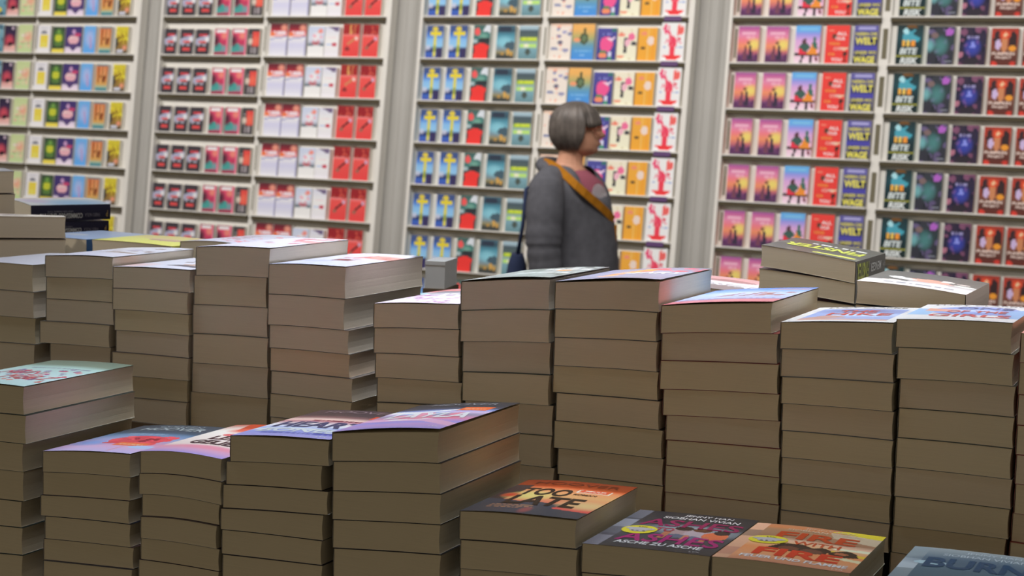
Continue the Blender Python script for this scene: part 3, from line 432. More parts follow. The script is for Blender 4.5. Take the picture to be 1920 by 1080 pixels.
 'henry': dict(g=[(0, (130, 130, 150)), (.5, (140, 140, 162)), (1, (110, 112, 134))], s=[('p', [(.3, .2), (.52, .5), (.66, .9), (.44, .9), (.3, .5)], (226, 140, 66)), ('e', .36, .25, .1, .06, (236, 170, 130)), ('b', 3, 14, .05, (214, 70, 84), .5, .62, 1, .92), ('T', 'HENRY', .36, .38, .94, .54, (238, 236, 240), .02, .05)]),
 'azure': dict(k=0.98, g=[(0, (226, 130, 140)), (.17, (226, 136, 146)), (.2, (130, 120, 160)), (.24, (180, 190, 232)), (.6, (190, 205, 240)), (.85, (110, 160, 225)), (1, (84, 130, 205))], s=[('x', 3, .1, .24, .95, .27, (100, 96, 140)), ('p', [(.3, .4), (.46, .66), (.5, .66), (.36, .4)], (150, 96, 96)), ('p', [(.5, .4), (.62, .7), (.66, .7), (.56, .4)], (140, 96, 96)), ('p', [(.66, .42), (.76, .66), (.8, .66), (.72, .42)], (160, 110, 110)), ('b', 5, 8, .05, (170, 120, 120), .3, .45, .9, .65), ('e', .8, .88, .2, .04, (206, 150, 140)), ('x', 6, .2, .62, .8, .66, (236, 240, 250))]),
 'hike': dict(k=0.98, g=[(0, (226, 224, 222)), (1, (228, 226, 224))], s=[('p', [(.1, .1), (.9, .1), (.9, .86), (.1, .86)], (150, 170, 220)), ('E', .5, .7, .5, .2, (120, 126, 170)), ('p', [(.1, .1), (.9, .1), (.9, .16), (.1, .18)], (206, 160, 150)), ('p', [(.1, .2), (.3, .42), (.42, .36), (.5, .26), (.3, .16), (.1, .14)], (196, 150, 140)), ('E', .6, .45, .4, .15, (205, 220, 246)), ('T', 'LUCY CLARKE', .12, .9, .86, .96, (90, 86, 90), .02), ('T', 'THE', .3, .6, .66, .74, (205, 80, 70), .02), ('T', 'HIKE', .26, .4, .84, .56, (205, 74, 66), .02)]),
 'girls': dict(k=0.98, g=[(0, (226, 224, 224)), (1, (228, 226, 226))], s=[('e', .55, .6, .42, .28, (140, 160, 220)), ('p', [(0, .3), (.2, .3), (.2, .7), (0, .7)], (150, 190, 230)), ('p', [(.84, .2), (1, .2), (1, .8), (.84, .66)], (140, 180, 226)), ('p', [(.1, .56), (.4, .5), (.4, .66), (.1, .72)], (226, 160, 140)), ('r', .26, .36, .9, .44, (130, 150, 210)), ('E', .55, .6, .3, .1, (200, 214, 244)), ('T', 'LUCY CLARKE', .1, .92, .92, .97, (110, 106, 110), .02), ('T', 'ONE', .34, .7, .86, .84, (96, 100, 150), .01), ('T', 'OF THE', .3, .46, .84, .6, (196, 80, 80), .02), ('T', 'GIRLS', .2, .2, .92, .36, (206, 70, 70), .02)]),
 'coral': dict(g=[(0, (226, 150, 136)), (1, (214, 130, 120))], s=[]),
 'white': dict(k=0.74, g=[(0, (214, 214, 226)), (1, (222, 222, 230))], s=[('e', .7, .6, .2, .1, (190, 190, 206))]),
 'sand': dict(g=[(0, (226, 214, 204)), (1, (220, 208, 200))], s=[('e', .6, .5, .12, .1, (86, 76, 84)), ('b', 3, 9, .05, (170, 150, 146), .1, .2, .9, .8)]),
 'sails': dict(g=[(0, (230, 222, 226)), (1, (220, 222, 232))], s=[('E', .85, .6, .4, .5, (150, 190, 236)), ('p', [(.2, 0), (.36, 0), (.55, 1), (.4, 1)], (250, 250, 250)), ('p', [(0, .2), (.2, .1), (.3, .9), (.1, 1)], (236, 190, 186)), ('E', .6, .2, .3, .2, (206, 190, 214))]),
 'skyblue': dict(g=[(0, (150, 180, 236)), (1, (170, 190, 236))], s=[('e', .3, .4, .2, .1, (196, 206, 240))]),
 'sun': dict(g=[(0, (226, 220, 96)), (.5, (236, 226, 110)), (1, (240, 200, 130))], s=[('e', .6, .5, .2, .12, (190, 150, 130)), ('e', .5, .6, .25, .08, (226, 200, 150))]),
 'scarlet': dict(g=[(0, (190, 190, 206)), (1, (206, 206, 220))], s=[('b', 3, 40, .03, (206, 84, 100), .05, .1, .95, .8), ('b', 4, 14, .03, (110, 60, 76), .2, .3, .8, .7)]),
 'finster': dict(g=[(0, (50, 50, 46)), (1, (56, 56, 50))], s=[('b', 3, 10, .06, (90, 88, 76), 0, 0, 1, 1), ('x', 3, .12, .24, .7, .3, (226, 222, 216)), ('T', 'FINSTER', .08, .4, .92, .64, (190, 196, 60), .035), ('p', [(.06, .8), (.5, .84), (.5, .9), (.06, .88)], (196, 200, 70))]),
 'rowan': dict(g=[(0, (226, 206, 196)), (.25, (214, 206, 206)), (.5, (92, 88, 84)), (1, (78, 76, 74))], s=[('p', [(0, .3), (.4, .3), (.3, .6), (0, .5)], (84, 82, 80)), ('p', [(.2, .5), (.6, .6), (.8, .42), (.5, .36)], (222, 150, 130)), ('b', 3, 8, .07, (230, 214, 206), .2, .3, .9, .6), ('x', 4, .2, .14, .85, .2, (130, 130, 140))]),
 'dusk': dict(g=[(0, (110, 100, 100)), (.3, (120, 104, 104)), (.6, (222, 218, 226)), (.8, (214, 150, 150)), (1, (190, 150, 150))], s=[('T', 'KUSSTAG', .16, .3, .94, .48, (236, 232, 234), .02, .06), ('e', .5, .7, .3, .1, (160, 110, 110))]),
 'aqua': dict(g=[(0, (110, 170, 180)), (.4, (150, 190, 196)), (.6, (226, 120, 120)), (1, (210, 150, 150))], s=[('b', 5, 10, .06, (90, 110, 120), 0, 0, 1, 1)]),
}
KHOT = 1.25
# ------------------------------------------------------------------ one lying paperback
def book(loc, rz, W, D, bot, top, art=None, edge=(60, 56, 54), page=0, spine='L', lift=0.0, wave=None, spinecol=None, spinetext=None, turn=False, label='', group=None, sag=0.0):
    """bot/top: functions of s (0 left..1 right) giving the heights of the lower and upper cover at the front; spine on the left or right."""
    root = empty('paperback', loc, (0, 0, rz)); tag(root, label, 'book', group)
    CT, GAP = .00035, .00015
    ov = .0005
    ec = c3(edge)
    x0, x1 = -W / 2, W / 2
    sL = spine == 'L'
    def zt(s, t): return top(s) - sag * (s if sL else 1 - s) * t * t
    px0, px1 = (x0 + .0008, x1 - ov) if sL else (x0 + ov, x1 - .0008)
    f0, f1 = .0003, D - ov
    nx = 14
    mb = MB()
    def zb_(x): return bot((x - x0) / W) + CT + GAP * .5
    def zt_(x, t): return zt((x - x0) / W, t) - CT - GAP
    # page block: the leaves, a little hollow along the fore-edge
    def X(i, t, h):
        x = px0 + (px1 - px0) * i
        k = .0012 * math.sin(math.pi * h)
        if sL and i > .99: x -= k
        if not sL and i < .01: x += k
        return x
    def P(i, t, h):
        x = X(i, t, h); xb = px0 + (px1 - px0) * i
        a, b = zb_(xb), zt_(xb, t)
        return (x, f0 + (f1 - f0) * t, a + (b - a) * h)
    mb.grid(lambda a, b: P(a, 0, b), nx, 4); mb.grid(lambda a, b: P(1 - a, 1, b), nx, 4)
    mb.grid(lambda a, b: P(1, a, b), 6, 4); mb.grid(lambda a, b: P(0, 1 - a, b), 6, 4)
    mb.grid(lambda a, b: P(a, b, 1), nx, 6); mb.grid(lambda a, b: P(1 - a, b, 0), nx, 6)
    mb.obj('page_block', [PAGE[page]], root, weld=True)
    # the card cover: back, spine and front in one bent sheet
    mb = MB()
    ny = 1 if art is None else 6
    prof = []
    NS = 16
    for i in range(NS + 1): prof.append(('b', 1 - i / NS))
    for i in range(1, 5): prof.append(('s', i / 5))
    for i in range(NS + 1): prof.append(('t', i / NS))
    def pt(q, t, inn):
        k, s = q
        y = D * t
        d = CT if inn else 0
        ss = s if sL else 1 - s
        x = x0 + (x1 - x0) * ss
        if k == 'b': return (x + (d if sL and s < .01 else 0) - (d if not sL and s < .01 else 0), y, bot(ss) + d)
        if k == 't':
            l = lift * math.sin(math.pi * min(1, s * .62 + .1)) * (1 - .55 * t) if lift else 0
            return (x + (d if sL and s < .01 else 0) - (d if not sL and s < .01 else 0), y, zt(ss, t) - d + l)
        e = 0.0 if sL else 1.0
        a, b = bot(e), zt(e, t)
        bul = .0006 * math.sin(math.pi * s)
        return ((x0 - bul + d) if sL else (x1 + bul - d), y, a + (b - a) * s)
    n = len(prof)
    base = len(mb.v)
    for inn in (0, 1):
        for j in range(ny + 1):
            for q in prof: mb.v.append(pt(q, j / ny, inn))
    def id_(inn, j, i): return base + inn * (ny + 1) * n + j * n + i
    sc_ = c3(spinecol) if spinecol else ec
    for i in range(n - 1):
        c = sc_ if (prof[i][0] == 's' or prof[i + 1][0] == 's') else ec
        for j in range(ny):
            if not (art and prof[i][0] == 't'): mb.face([id_(0, j, i), id_(0, j + 1, i), id_(0, j + 1, i + 1), id_(0, j, i + 1)], 0, c)
            mb.face([id_(1, j, i + 1), id_(1, j + 1, i + 1), id_(1, j + 1, i), id_(1, j, i)], 1, rgb(214, 208, 198))
        for j in (0, ny): mb.face([id_(0, j, i), id_(0, j, i + 1), id_(1, j, i + 1), id_(1, j, i)] if j == 0 else [id_(0, j, i + 1), id_(0, j, i), id_(1, j, i), id_(1, j, i + 1)], 0, ec)
    for i in (0, n - 1):
        for j in range(ny): mb.face([id_(0, j, i), id_(1, j, i), id_(1, j + 1, i), id_(0, j + 1, i)], 0, ec)
    if art:
        A = HOT[art]; kh = A.get('k', KHOT); pf = painter(A, kh)
        def surf(u, v, dz=0):
            if turn: u, v = 1 - u, 1 - v
            s = u if sL else 1 - u
            p = pt(('t', min(1, max(0, s))), v, 0)
            return (x0 + (x1 - x0) * u, D * v, p[2] + dz)
        big = art in ('late', 'ashes', 'fire', 'burn', 'layla', 'heart', 'geliebt', 'dahlia', 'mint', 'hike', 'girls')
        nu, nv = (72, 104) if big else (34, 46)
        mb.grid(surf, nu, nv, 0, pf, flip=False)
        art_texts(mb, A, lambda u, v: surf(u, v, .00035), 0, kh)
        if 'sticker' in A:
            cx, cy, rx, ry = A['sticker']
            for k, (q, col) in enumerate(((1, (214, 202, 50)), (.74, (176, 172, 172)))):
                b = len(mb.v); N = 28
                for i in range(N):
                    a = 2 * math.pi * i / N; wob = 1 if k == 0 else (1 + .18 * math.sin(3 * a) + .08 * math.sin(5 * a))
                    mb.v.append(surf(cx + rx * q * wob * math.cos(a), cy + ry * (q if k == 0 else .5) * wob * math.sin(a), .0005 + .0002 * k))
                mb.face([b + i for i in range(N)], 0, c3(col, KHOT))
            for uu in (-.05, -.01, .04):
                b = len(mb.v)
                for (du, dv) in ((0, 0), (.02, 0), (.02, .012), (0, .012)): mb.v.append(surf(cx + uu + du, cy - .045 + dv, .0009))
                mb.face([b, b + 1, b + 2, b + 3], 0, c3((60, 56, 50), KHOT))
            put_text(mb, 'LYX', cx - .03, cy + .052, cx + .04, cy + .075, c3((90, 84, 30), KHOT), lambda u, v: surf(u, v, .0009))
    if spinetext:
        for (body, y0, y1, h0, h1, col, bold) in spinetext:              # y along the spine in 0..1, h up the spine in 0..1; upside down when turned
            e = 0.0 if sL else 1.0
            def sp_(u, v):
                zz = bot(e) + (top(e) - bot(e)) * v
                bul = .0006 * math.sin(math.pi * v) + .0004
                return ((x0 - bul) if sL else (x1 + bul), D * u, zz)
            put_text(mb, body, y0, h0, y1, h1, c3(col, KHOT), sp_, 0, bold)
    mb.obj('cover', [INK, PAGE[4]], root, ink=True, smooth=False)
    return root

# ------------------------------------------------------------------ the stacks, measured on the photograph
PSI = 0.41133
EX = Vector((math.cos(PSI), -math.sin(PSI), 0)); EY = Vector((math.sin(PSI), math.cos(PSI), 0))
def hit_plane(px, n, ey=EY):
    r = ray(*px); t = n / r.dot(ey); return EYE + r * t
def solve_depth(P, px, ey=EY):
    a, b = .05, .4
    for _ in range(40):
        m = (a + b) / 2
        if proj(P + ey * m)[0] < px: a = m
        else: b = m
    return (a + b) / 2
STACKS = {}
def stack(name, n, lines, what, art, edge, D=None, backx=None, lift=0, page=None, base=None, wv=.0012, edges=None, sag=0, dpsi=0.0, spine='L', topname=None, turn=False, spinecol=None, spinetext=None, topspine=None):
    ps = PSI + dpsi
    ex = Vector((math.cos(ps), -math.sin(ps), 0)); ey = Vector((math.sin(ps), math.cos(ps), 0))
    L = []
    for (xl, yl, xr, yr) in lines:
        a = hit_plane((xl, yl), n, ey); b = hit_plane((xr, yr), n, ey)
        L.append((a, b))
    if backx: D = solve_depth(L[0][1], backx, ey)
    q = random.Random(name)
    N = len(L) - 1
    zs = [[a.z, b.z] for a, b in L]
    if base is not None:
        gap = min(zs[-1]) - base
        k = int(round(gap / .031))
        for i in range(k):
            f = (i + 1) / k
            zs.append([zs[N][0] + (base - zs[N][0]) * f, zs[N][1] + (base - zs[N][1]) * f]); L.append(L[-1])
        if k == 0: zs[-1] = [base, base]
    M = len(zs) - 1
    amp = [wv * (1 - i / M) * q.uniform(.6, 1.3) for i in range(M)] + [0]
    ph = q.uniform(-.5, .5)
    O_ = L[0][0]; w0 = 0.0; w1 = (L[0][1] - O_).dot(ex)
    def bound(i):                                                # height of gap i above a place w along the front
        a_, b_ = L[i]; wa, wb = (a_ - O_).dot(ex), (b_ - O_).dot(ex); z_ = zs[i]
        def f(w):
            s = (w - w0) / (w1 - w0)
            return z_[0] + (z_[1] - z_[0]) * (w - wa) / (wb - wa) + amp[i] * (math.sin(math.pi * s) * math.cos(ph) + math.sin(2 * math.pi * s) * math.sin(ph) * .6)
        return f
    res = []
    for i in range(M):
        a, b = L[i] if i < N else L[N]
        a, b = a + ex * .0007, b - ex * .0007
        W = (b - a).dot(ex); mid = (a + b) / 2; wl = (a - O_).dot(ex)
        zb = min(zs[i + 1])
        lo_, hi_ = bound(i + 1), bound(i)
        bt = lambda s, f=lo_, wl=wl, W=W, zb=zb: f(wl + W * s) - zb + .0001
        tp = lambda s, f=hi_, wl=wl, W=W, zb=zb: f(wl + W * s) - zb - .0001
        dj = q.uniform(-.0025, .0025) if i else 0
        yj = q.uniform(-.006, .006) if i else 0
        loc = mid + ey * dj; loc.z = zb
        pg = page[i % len(page)] if page else 0
        e = edges[i % len(edges)] if edges else edge
        if i == 0: lab = topname or f"top book of the {what}"
        else: lab = f"{ORD2[i]} book from the top of the {what}"
        res.append(book(loc, -ps + yj, W, D or .188, bt, tp, art if i == 0 else None, e, pg, spine, lift if i == 0 else 0, label=lab, group=f"paperbacks in the {what}", sag=sag if i == 0 else 0, turn=turn if i == 0 else False,
                        spinecol=spinecol, spinetext=spinetext))
    STACKS[name] = L
    return res
ORD2 = ['top', 'second', 'third', 'fourth', 'fifth', 'sixth', 'seventh', 'eighth', 'ninth', 'tenth', 'eleventh', 'twelfth']
# name, front-row or back-row plane, measured lines: left x,y and right x,y of every gap, top first
DATA = [
 ('L0', 1.97, 3, [(-68, 489, 63, 497), (-66, 540, 66, 548), (-64, 588, 67, 597), (-63, 637, 68, 646), (-63, 685, 68, 695)],
  dict(what='white-topped stack at left edge, back row', art='white', edge=(110, 104, 98), page=[0, 1, 2])),
 ('L1', 1.97, 3, [(84, 479, 213, 483), (84, 519, 211, 524), (84, 560, 213, 568), (76, 601, 208, 610), (92, 643, 208, 652), (90, 680, 205, 690)],
  dict(what='white stack with tan marks', art='pearl', edge=(96, 92, 90), backx=365, page=[1, 0], lift=0.001)),
 ('L2', 1.967, 4, [(211, 500, 358, 507), (212, 540, 355, 549), (214, 580, 356, 590), (216, 619, 355, 630), (211, 659, 356, 672), (208, 702, 352, 714), (208, 742, 351, 755), (208, 784, 353, 797)],
  dict(what='white stack with a navy mark', art='dune', edge=(104, 92, 90), backx=500, page=[1, 0, 2], lift=0.001)),
 ('L3', 1.97, 4, [(367, 463, 508, 466), (362, 516, 500, 521), (360, 571, 502, 578), (362, 625, 505, 634), (360, 680, 504, 690), (355, 734, 502, 748), (355, 789, 500, 800)],
  dict(what='tall stack under coral-marked white cover', art='coralw', edge=(96, 90, 86), backx=655, page=[1, 0], lift=0.001)),
 ('L4', 1.964, 4, [(503, 495, 650, 501), (503, 551, 648, 561), (505, 609, 656, 620), (506, 652, 657, 665), (509, 695, 664, 710), (507, 737, 662, 754), (508, 781, 660, 797)],
  dict(what='stack under white cover with dark red mark', art='redmark', edge=(92, 84, 80), backx=795, page=[1, 1, 1, 3, 1, 0], lift=0.001)),
 ('M0', 1.97, 4, [(700, 569, 862, 571), (700, 615, 862, 618), (703, 662, 862, 670), (705, 708, 866, 718), (707, 754, 867, 762), (707, 800, 868, 810)],
  dict(what='low stack under violet dotted cover', art='violetdots', edge=(36, 34, 34), page=[0], lift=0.001)),
 ('M1', 1.97, 5, [(864, 528, 1033, 524), (865, 582, 1034, 581), (866, 640, 1033, 643), (868, 697, 1033, 703), (870, 751, 1038, 761), (872, 806, 1036, 818), (874, 862, 1040, 878), (874, 905, 1045, 922)],
  dict(what='stack under grey-green cover', art='fern', edge=(64, 70, 64), backx=1145, page=[1, 0], lift=0.0035)),
 ('M2', 1.97, 5, [(1040, 529, 1239, 528), (1040, 579, 1234, 586), (1039, 632, 1235, 641), (1036, 685, 1236, 698), (1043, 736, 1239, 752), (1039, 788, 1244, 807), (1045, 840, 1245, 861), (1046, 889, 1244, 912), (1046, 938, 1244, 962)],
  dict(what='stack under lilac and orange cover', art='henry', edge=(58, 54, 58), backx=1337, page=[0, 2], lift=0.0035)),
 ('M3', 1.97, 5, [(1239, 573, 1450, 568), (1239, 625, 1460, 626), (1238, 676, 1462, 683), (1243, 730, 1463, 739), (1248, 779, 1464, 790), (1249, 825, 1465, 842), (1247, 872, 1463, 896), (1246, 922, 1462, 947), (1246, 970, 1461, 998)],
  dict(what='stack under blue cover with pink border', art='azure', edge=(130, 44, 44), backx=1537, page=[2, 0, 2], lift=0.0022)),
 ('M4', 1.97, 5, [(1463, 604, 1677, 606), (1464, 654, 1679, 665), (1466, 706, 1678, 718), (1466, 756, 1678, 772), (1466, 807, 1677, 826), (1465, 857, 1675, 878), (1464, 907, 1672, 930), (1462, 956, 1670, 983), (1461, 1006, 1668, 1036)],
  dict(what='stack under white-framed sky picture', art='hike', edge=(84, 92, 108), page=[2, 0], lift=0.001, edges=[(40, 46, 70), (120, 116, 112), (112, 106, 98)])),
 ('M5', 1.97, 6, [(1680, 598, 1901, 606), (1683, 651, 1904, 665), (1686, 710, 1906, 725), (1684, 765, 1904, 783), (1681, 820, 1900, 841), (1678, 875, 1900, 899), (1677, 930, 1895, 955), (1672, 985, 1888, 1011), (1668, 1035, 1883, 1069), (1666, 1088, 1880, 1124)],
  dict(what='tall stack under white cover with blue oval', art='girls', edge=(88, 88, 76), page=[2, 2, 0], lift=0.0005)),
 ('M6', 1.97, 6, [(1913, 624, 2142, 640), (1910, 680, 2140, 700), (1908, 740, 2138, 763), (1906, 797, 2137, 822), (1905, 852, 2137, 880), (1903, 907, 2135, 937), (1897, 962, 2130, 996), (1893, 1015, 2127, 1052), (1886, 1065, 2120, 1104)],
  dict(what='coral-edged stack at right edge', art='coral', edge=(150, 60, 50), page=[0, 2], lift=0.0)),
 ('F0', 1.64, 0, [(-115, 714, 46, 726), (-108, 768, 52, 779), (-118, 819, 46, 832), (-118, 871, 44, 885), (-120, 926, 41, 941), (-119, 975, 44, 990), (-118, 1026, 46, 1041), (-118, 1078, 46, 1094)],
  dict(what='mint-topped stack in front left corner', art='mint', edge=(34, 52, 48), backx=252, page=[2], lift=0.0012)),
 ('F1', 1.64, 0, [(79, 846, 246, 852), (77, 885, 244, 896), (74, 928, 242, 940), (82, 968, 245, 984), (79, 1010, 250, 1028), (82, 1050, 250, 1068), (80, 1092, 248, 1110)],
  dict(what='front stack under red dahlia cover', art='dahlia', edge=(40, 44, 64), D=0.2, page=[2], lift=0.001, edges=[(60, 60, 80), (90, 50, 60), (36, 44, 62), (36, 40, 60), (90, 60, 56), (30, 44, 66)])),
 ('F2a', 1.64, 0, [(262, 846, 417, 861), (260, 887, 417, 904), (264, 927, 412, 947), (265, 968, 410, 986), (263, 1008, 413, 1030), (260, 1048, 412, 1072), (262, 1088, 412, 1112)],
  dict(what='narrow front stack under cream and pink lettering', art='geliebt', edge=(62, 44, 52), D=0.2, page=[2], lift=0.0, wv=0.004)),
 ('F2', 1.64, 1, [(431, 817, 619, 827), (421, 865, 604, 874), (416, 908, 616, 922), (414, 952, 608, 966), (416, 992, 606, 1014), (419, 1038, 608, 1060), (418, 1080, 608, 1104)],
  dict(what='front stack under blue and maroon cover', art='heart', edge=(36, 30, 38), D=0.2, page=[2], lift=0.002)),
 ('F3', 1.64, 1, [(622, 812, 825, 810), (624, 865, 828, 869), (623, 920, 829, 927), (624, 974, 828, 984), (627, 1027, 830, 1040), (627, 1080, 834, 1098)],
  dict(what='front stack under purple and pink cover', art='layla', edge=(30, 28, 34), backx=976, page=[2], lift=0.0045)),
 ('F4', 1.64, 1, [(861, 958, 1083, 976), (864, 1011, 1086, 1030), (860, 1065, 1086, 1085), (864, 1118, 1088, 1140)],
  dict(what='front stack under orange sunset cover', art='late', edge=(34, 28, 28), backx=1197, page=[2], lift=0.0016)),
 ('F5', 1.64, 1, [(1090, 1018, 1333, 1043), (1090, 1073, 1333, 1098), (1092, 1128, 1333, 1153)],
  dict(what='low stack under black and magenta cover', art='ashes', edge=(84, 78, 70), backx=1425, page=[2], lift=0.0)),
 ('F6', 1.64, 1, [(1333, 1043, 1595, 1075), (1333, 1098, 1592, 1130), (1333, 1153, 1592, 1185)],
  dict(what='low stack under orange cover, red letters', art='fire', edge=(96, 84, 70), backx=1663, page=[2], lift=0.0)),
 ('F7', 1.64, 2, [(1640, 1105, 1925, 1140), (1640, 1160, 1925, 1195)],
  dict(what='blue-topped pile in front right corner', art='burn', edge=(84, 92, 96), D=0.195, page=[2], lift=0.0)),
]
# height of the boards the stacks stand on: just under the lowest measured gap of each run
LOW = {}
for (nm, n, g, lines, kw) in DATA:
    z = min(min(hit_plane(lines[-1][:2], n).z, hit_plane(lines[-1][2:], n).z) for _ in (0,))
    LOW[g] = min(LOW.get(g, 9), z)
SPAN = {}
for (nm, n, g, lines, kw) in DATA:
    base = LOW[g] - .001
    if nm == 'F7': base = LOW[g] - .001
    stack(nm, n, lines, base=base, **kw)
    for (a, b) in STACKS[nm]:
        for p in (a, b):
            u = p.dot(EX); lo, hi, _, _ = SPAN.get(g, (9, -9, n, base)); SPAN[g] = (min(lo, u), max(hi, u), n, base)
TABLEZ = .90
BL = ['front left', 'front middle', 'front right corner', 'back left', 'back middle-left', 'back middle-right', 'back right corner']
order = sorted(SPAN, key=lambda g: (SPAN[g][2], SPAN[g][0]))
for row in (0,):
    for g in order:
        x0, x1 = SPAN[g][0] + .014, SPAN[g][1] - .014
        lo, hi, n, base = SPAN[g]
        mb = MB(); mb.box(-(x1 - x0) / 2 + .0005, (x1 - x0) / 2 - .0005, -.006, .205, 0, base - TABLEZ)
        o = mb.obj('display_block', [BLOCKM]); p = EX * ((x0 + x1) / 2) + EY * n
        o.location = (p.x, p.y, TABLEZ); o.rotation_euler = (0, 0, -PSI)
        tag(o, f"brown board block under the {BL[g]} book stacks", 'display block', 'board blocks under the book stacks')
# ------------------------------------------------------------------ books further back on the table
FAR = []
def free_book(xl, yl, xr, yr, th, d, D, art, edge, label, **k):
    """front edge of the upper cover from (xl,yl) to (xr,yr), left end at distance d, right end at distance k['d2']"""
    a = at(xl, yl, d); b = at(xr, yr, k.pop('d2', d))
    W = math.hypot(b.x - a.x, b.y - a.y); rz = math.atan2(b.y - a.y, b.x - a.x)
    zb = min(a.z, b.z) - th; lo = k.pop('low', None)
    za, zc = a.z - zb, b.z - zb
    hump = k.pop('hump', 0)
    top = lambda s: za + (zc - za) * s + hump * math.sin(math.pi * s)
    bt = lambda s: (za - th) + (zc - za) * s + hump * math.sin(math.pi * s) * k_b
    k_b = k.pop('kb', 1)
    mid = (a + b) / 2; mid.z = zb
    FAR.append((mid, rz, W, D, zb)); return book(mid, rz, W, D, bt, top, art, edge, label=label, **k), zb
# right: two dark books with their spines to the right, and a grey and white one beside them
ex3 = Vector((math.cos(PSI), -math.sin(PSI), 0))
def pair_d(xl, xr, W, rot=PSI):
    e = Vector((math.cos(rot), -math.sin(rot), 0)); rl, rr = ray(xl, 500), ray(xr, 500)
    det = rl.x * (-rr.y) + rr.x * rl.y
    t = (-W * e.x * (-rr.y) + rr.x * (-W * e.y)) / det
    return t * rl.y, t * rl.y + W * e.y
g_ = 'books lying on the far side of the table'
d1, d2 = pair_d(1426, 1604, .13)
SPT = [('FINSTER', .42, .04, .88, .12, (186, 196, 52), .03), ('MENGER', .84, .48, .74, .32, (232, 228, 224), .02), ('DTV', .98, .9, .6, .44, (170, 165, 160), .01)]
free_book(1427, 459, 1605, 491, .0292, d1, .19, 'finster', (44, 40, 40), 'dark book with a yellow-green lettered spine, tilted on the right far pile', d2=d2, spine='R', turn=True, hump=.001, spinecol=(62, 54, 54), spinetext=SPT, group=g_, page=0)
free_book(1423, 503, 1604, 532, .0272, d1, .19, None, (44, 40, 40), 'cream-paged book right under the tilted dark book', d2=d2, spine='R', hump=.001, group=g_, page=0)
free_book(1421, 550, 1602, 573, .03, d1, .19, None, (44, 40, 40), 'lowest visible book of the pile with the tilted dark book', d2=d2, spine='R', hump=.0008, group=g_, page=0, kb=0)
e1, e2 = pair_d(1606, 1811, .135)
free_book(1606, 526, 1811, 553, .0288, e1, .19, 'rowan', (52, 48, 48), 'grey and white covered book beside the tilted dark book', d2=e2, spine='R', hump=.002, spinecol=(226, 196, 180), group=g_, page=0)
free_book(1604, 570, 1808, 598, .03, e1, .19, None, (60, 56, 54), 'book hidden under the grey and white covered book', d2=e2, spine='R', group=g_, page=0, kb=0)
# middle: two low piles behind the back row
h1, h2 = pair_d(1229, 1413, .141)
free_book(1229, 530, 1413, 553, .03, h1, .17, 'dusk', (70, 62, 62), 'brown and white cover lying low between the lilac stack and the tilted dark book', d2=h2, group=g_, hump=.002)
free_book(742, 556, 868, 553, .03, 2.62, .16, 'aqua', (70, 96, 100), 'aqua and red cover lying low behind the violet dotted stack', d2=2.56, group=g_)
# left: a pile of pale books at the left edge, two navy books, then blue, yellow and white ones
free_book(-110, 404, 124, 407, .034, 2.74, .10, 'sand', (150, 120, 100), 'sand-coloured cover topping the pale pile at the left edge', d2=2.805, group=g_, page=1, sag=.004)
free_book(-110, 449, 124, 449, .030, 2.74, .13, None, (140, 128, 118), 'pale paged book under the sand-coloured cover at the left edge', d2=2.805, group=g_, page=1)
free_book(-150, 322, 27, 321, .037, 2.93, .13, 'white', (70, 66, 62), 'upper of two thick books rising at the left edge', d2=2.99, group=g_, page=1)
free_book(-150, 364, 29, 364, .036, 2.93, .13, None, (70, 66, 62), 'lower of two thick books rising at the left edge', d2=2.99, group=g_, page=1)
free_book(-150, 405, 30, 405, .03, 2.93, .13, None, (70, 66, 62), 'hidden third book of the thick pile at the left edge', d2=2.99, group=g_, page=1)
f1, f2 = 3.22, 3.34
def navy(xl, yl, xr, yr, th, lab, art):
    # the spine faces the hall camera: a book turned a quarter, its spine along the front
    a = at(xl, yl, f1); b = at(xr, yr, f2)
    Ls = math.hypot(b.x - a.x, b.y - a.y); rz = math.atan2(b.y - a.y, b.x - a.x)
    zb = min(a.z, b.z) - th; za, zc = a.z - zb, b.z - zb
    mid = (a + b) / 2; mid.z = zb
    # local frame of book(): x across from fore-edge to spine (spine on the right), y along the spine
    W = .125
    yv = Vector((math.cos(rz), math.sin(rz), 0)); xv = Vector((yv.y, -yv.x, 0))     # x points to the viewer, y to the right
    org = a - xv * (W / 2); org.z = zb
    bw = lambda s: .0
    arch = .006 if art else 0
    FAR.append((org + yv * (Ls / 2) - xv * (W * .1), rz, Ls * .8, .05, zb))
    tp = lambda s: th + arch * (1 - s) + arch * .6 * math.sin(math.pi * s)
    return book(org, math.atan2(xv.y, xv.x), W, Ls, bw, tp, art, (46, 46, 72), 0, 'R', label=lab, group=g_, spinecol=(52, 50, 80),
         spinetext=[('COMMISSARIO GAETANO', .64, .10, .46, .12, (230, 228, 236), .03), ('UND DER FREMDE TOTE', .52, .2, .62, .52, (170, 168, 180), .01), ('FABIO NOLA', .86, .67, .44, .20, (150, 146, 160), .01), ('P', .965, .94, .6, .2, (210, 176, 110), .02)])
navy(58, 380, 207, 382.5, .0290, 'upper navy book with grey spine lettering, at left', 'sails')
navy(58, 412, 204, 413.5, .0225, 'lower navy book with grey spine lettering, at left', None)
free_book(60, 440, 162, 449, .03, 2.98, .17, 'skyblue', (44, 100, 160), 'light blue cover lying below the navy books', d2=2.92, spine='R', spinecol=(44, 104, 166), group=g_, page=0)
free_book(172, 449, 322, 462, .03, 2.84, .15, 'sun', (120, 116, 40), 'yellow cover lying behind the tan-marked white stack', d2=2.78, spine='R', group=g_, page=0, hump=.0015, spinecol=(226, 218, 100))
free_book(338, 452, 470, 462, .03, 2.76, .19, 'scarlet', (120, 110, 110), 'white cover with scarlet specks behind the coral-marked stack', d2=2.70, spine='L', group=g_, page=0, hump=.004)
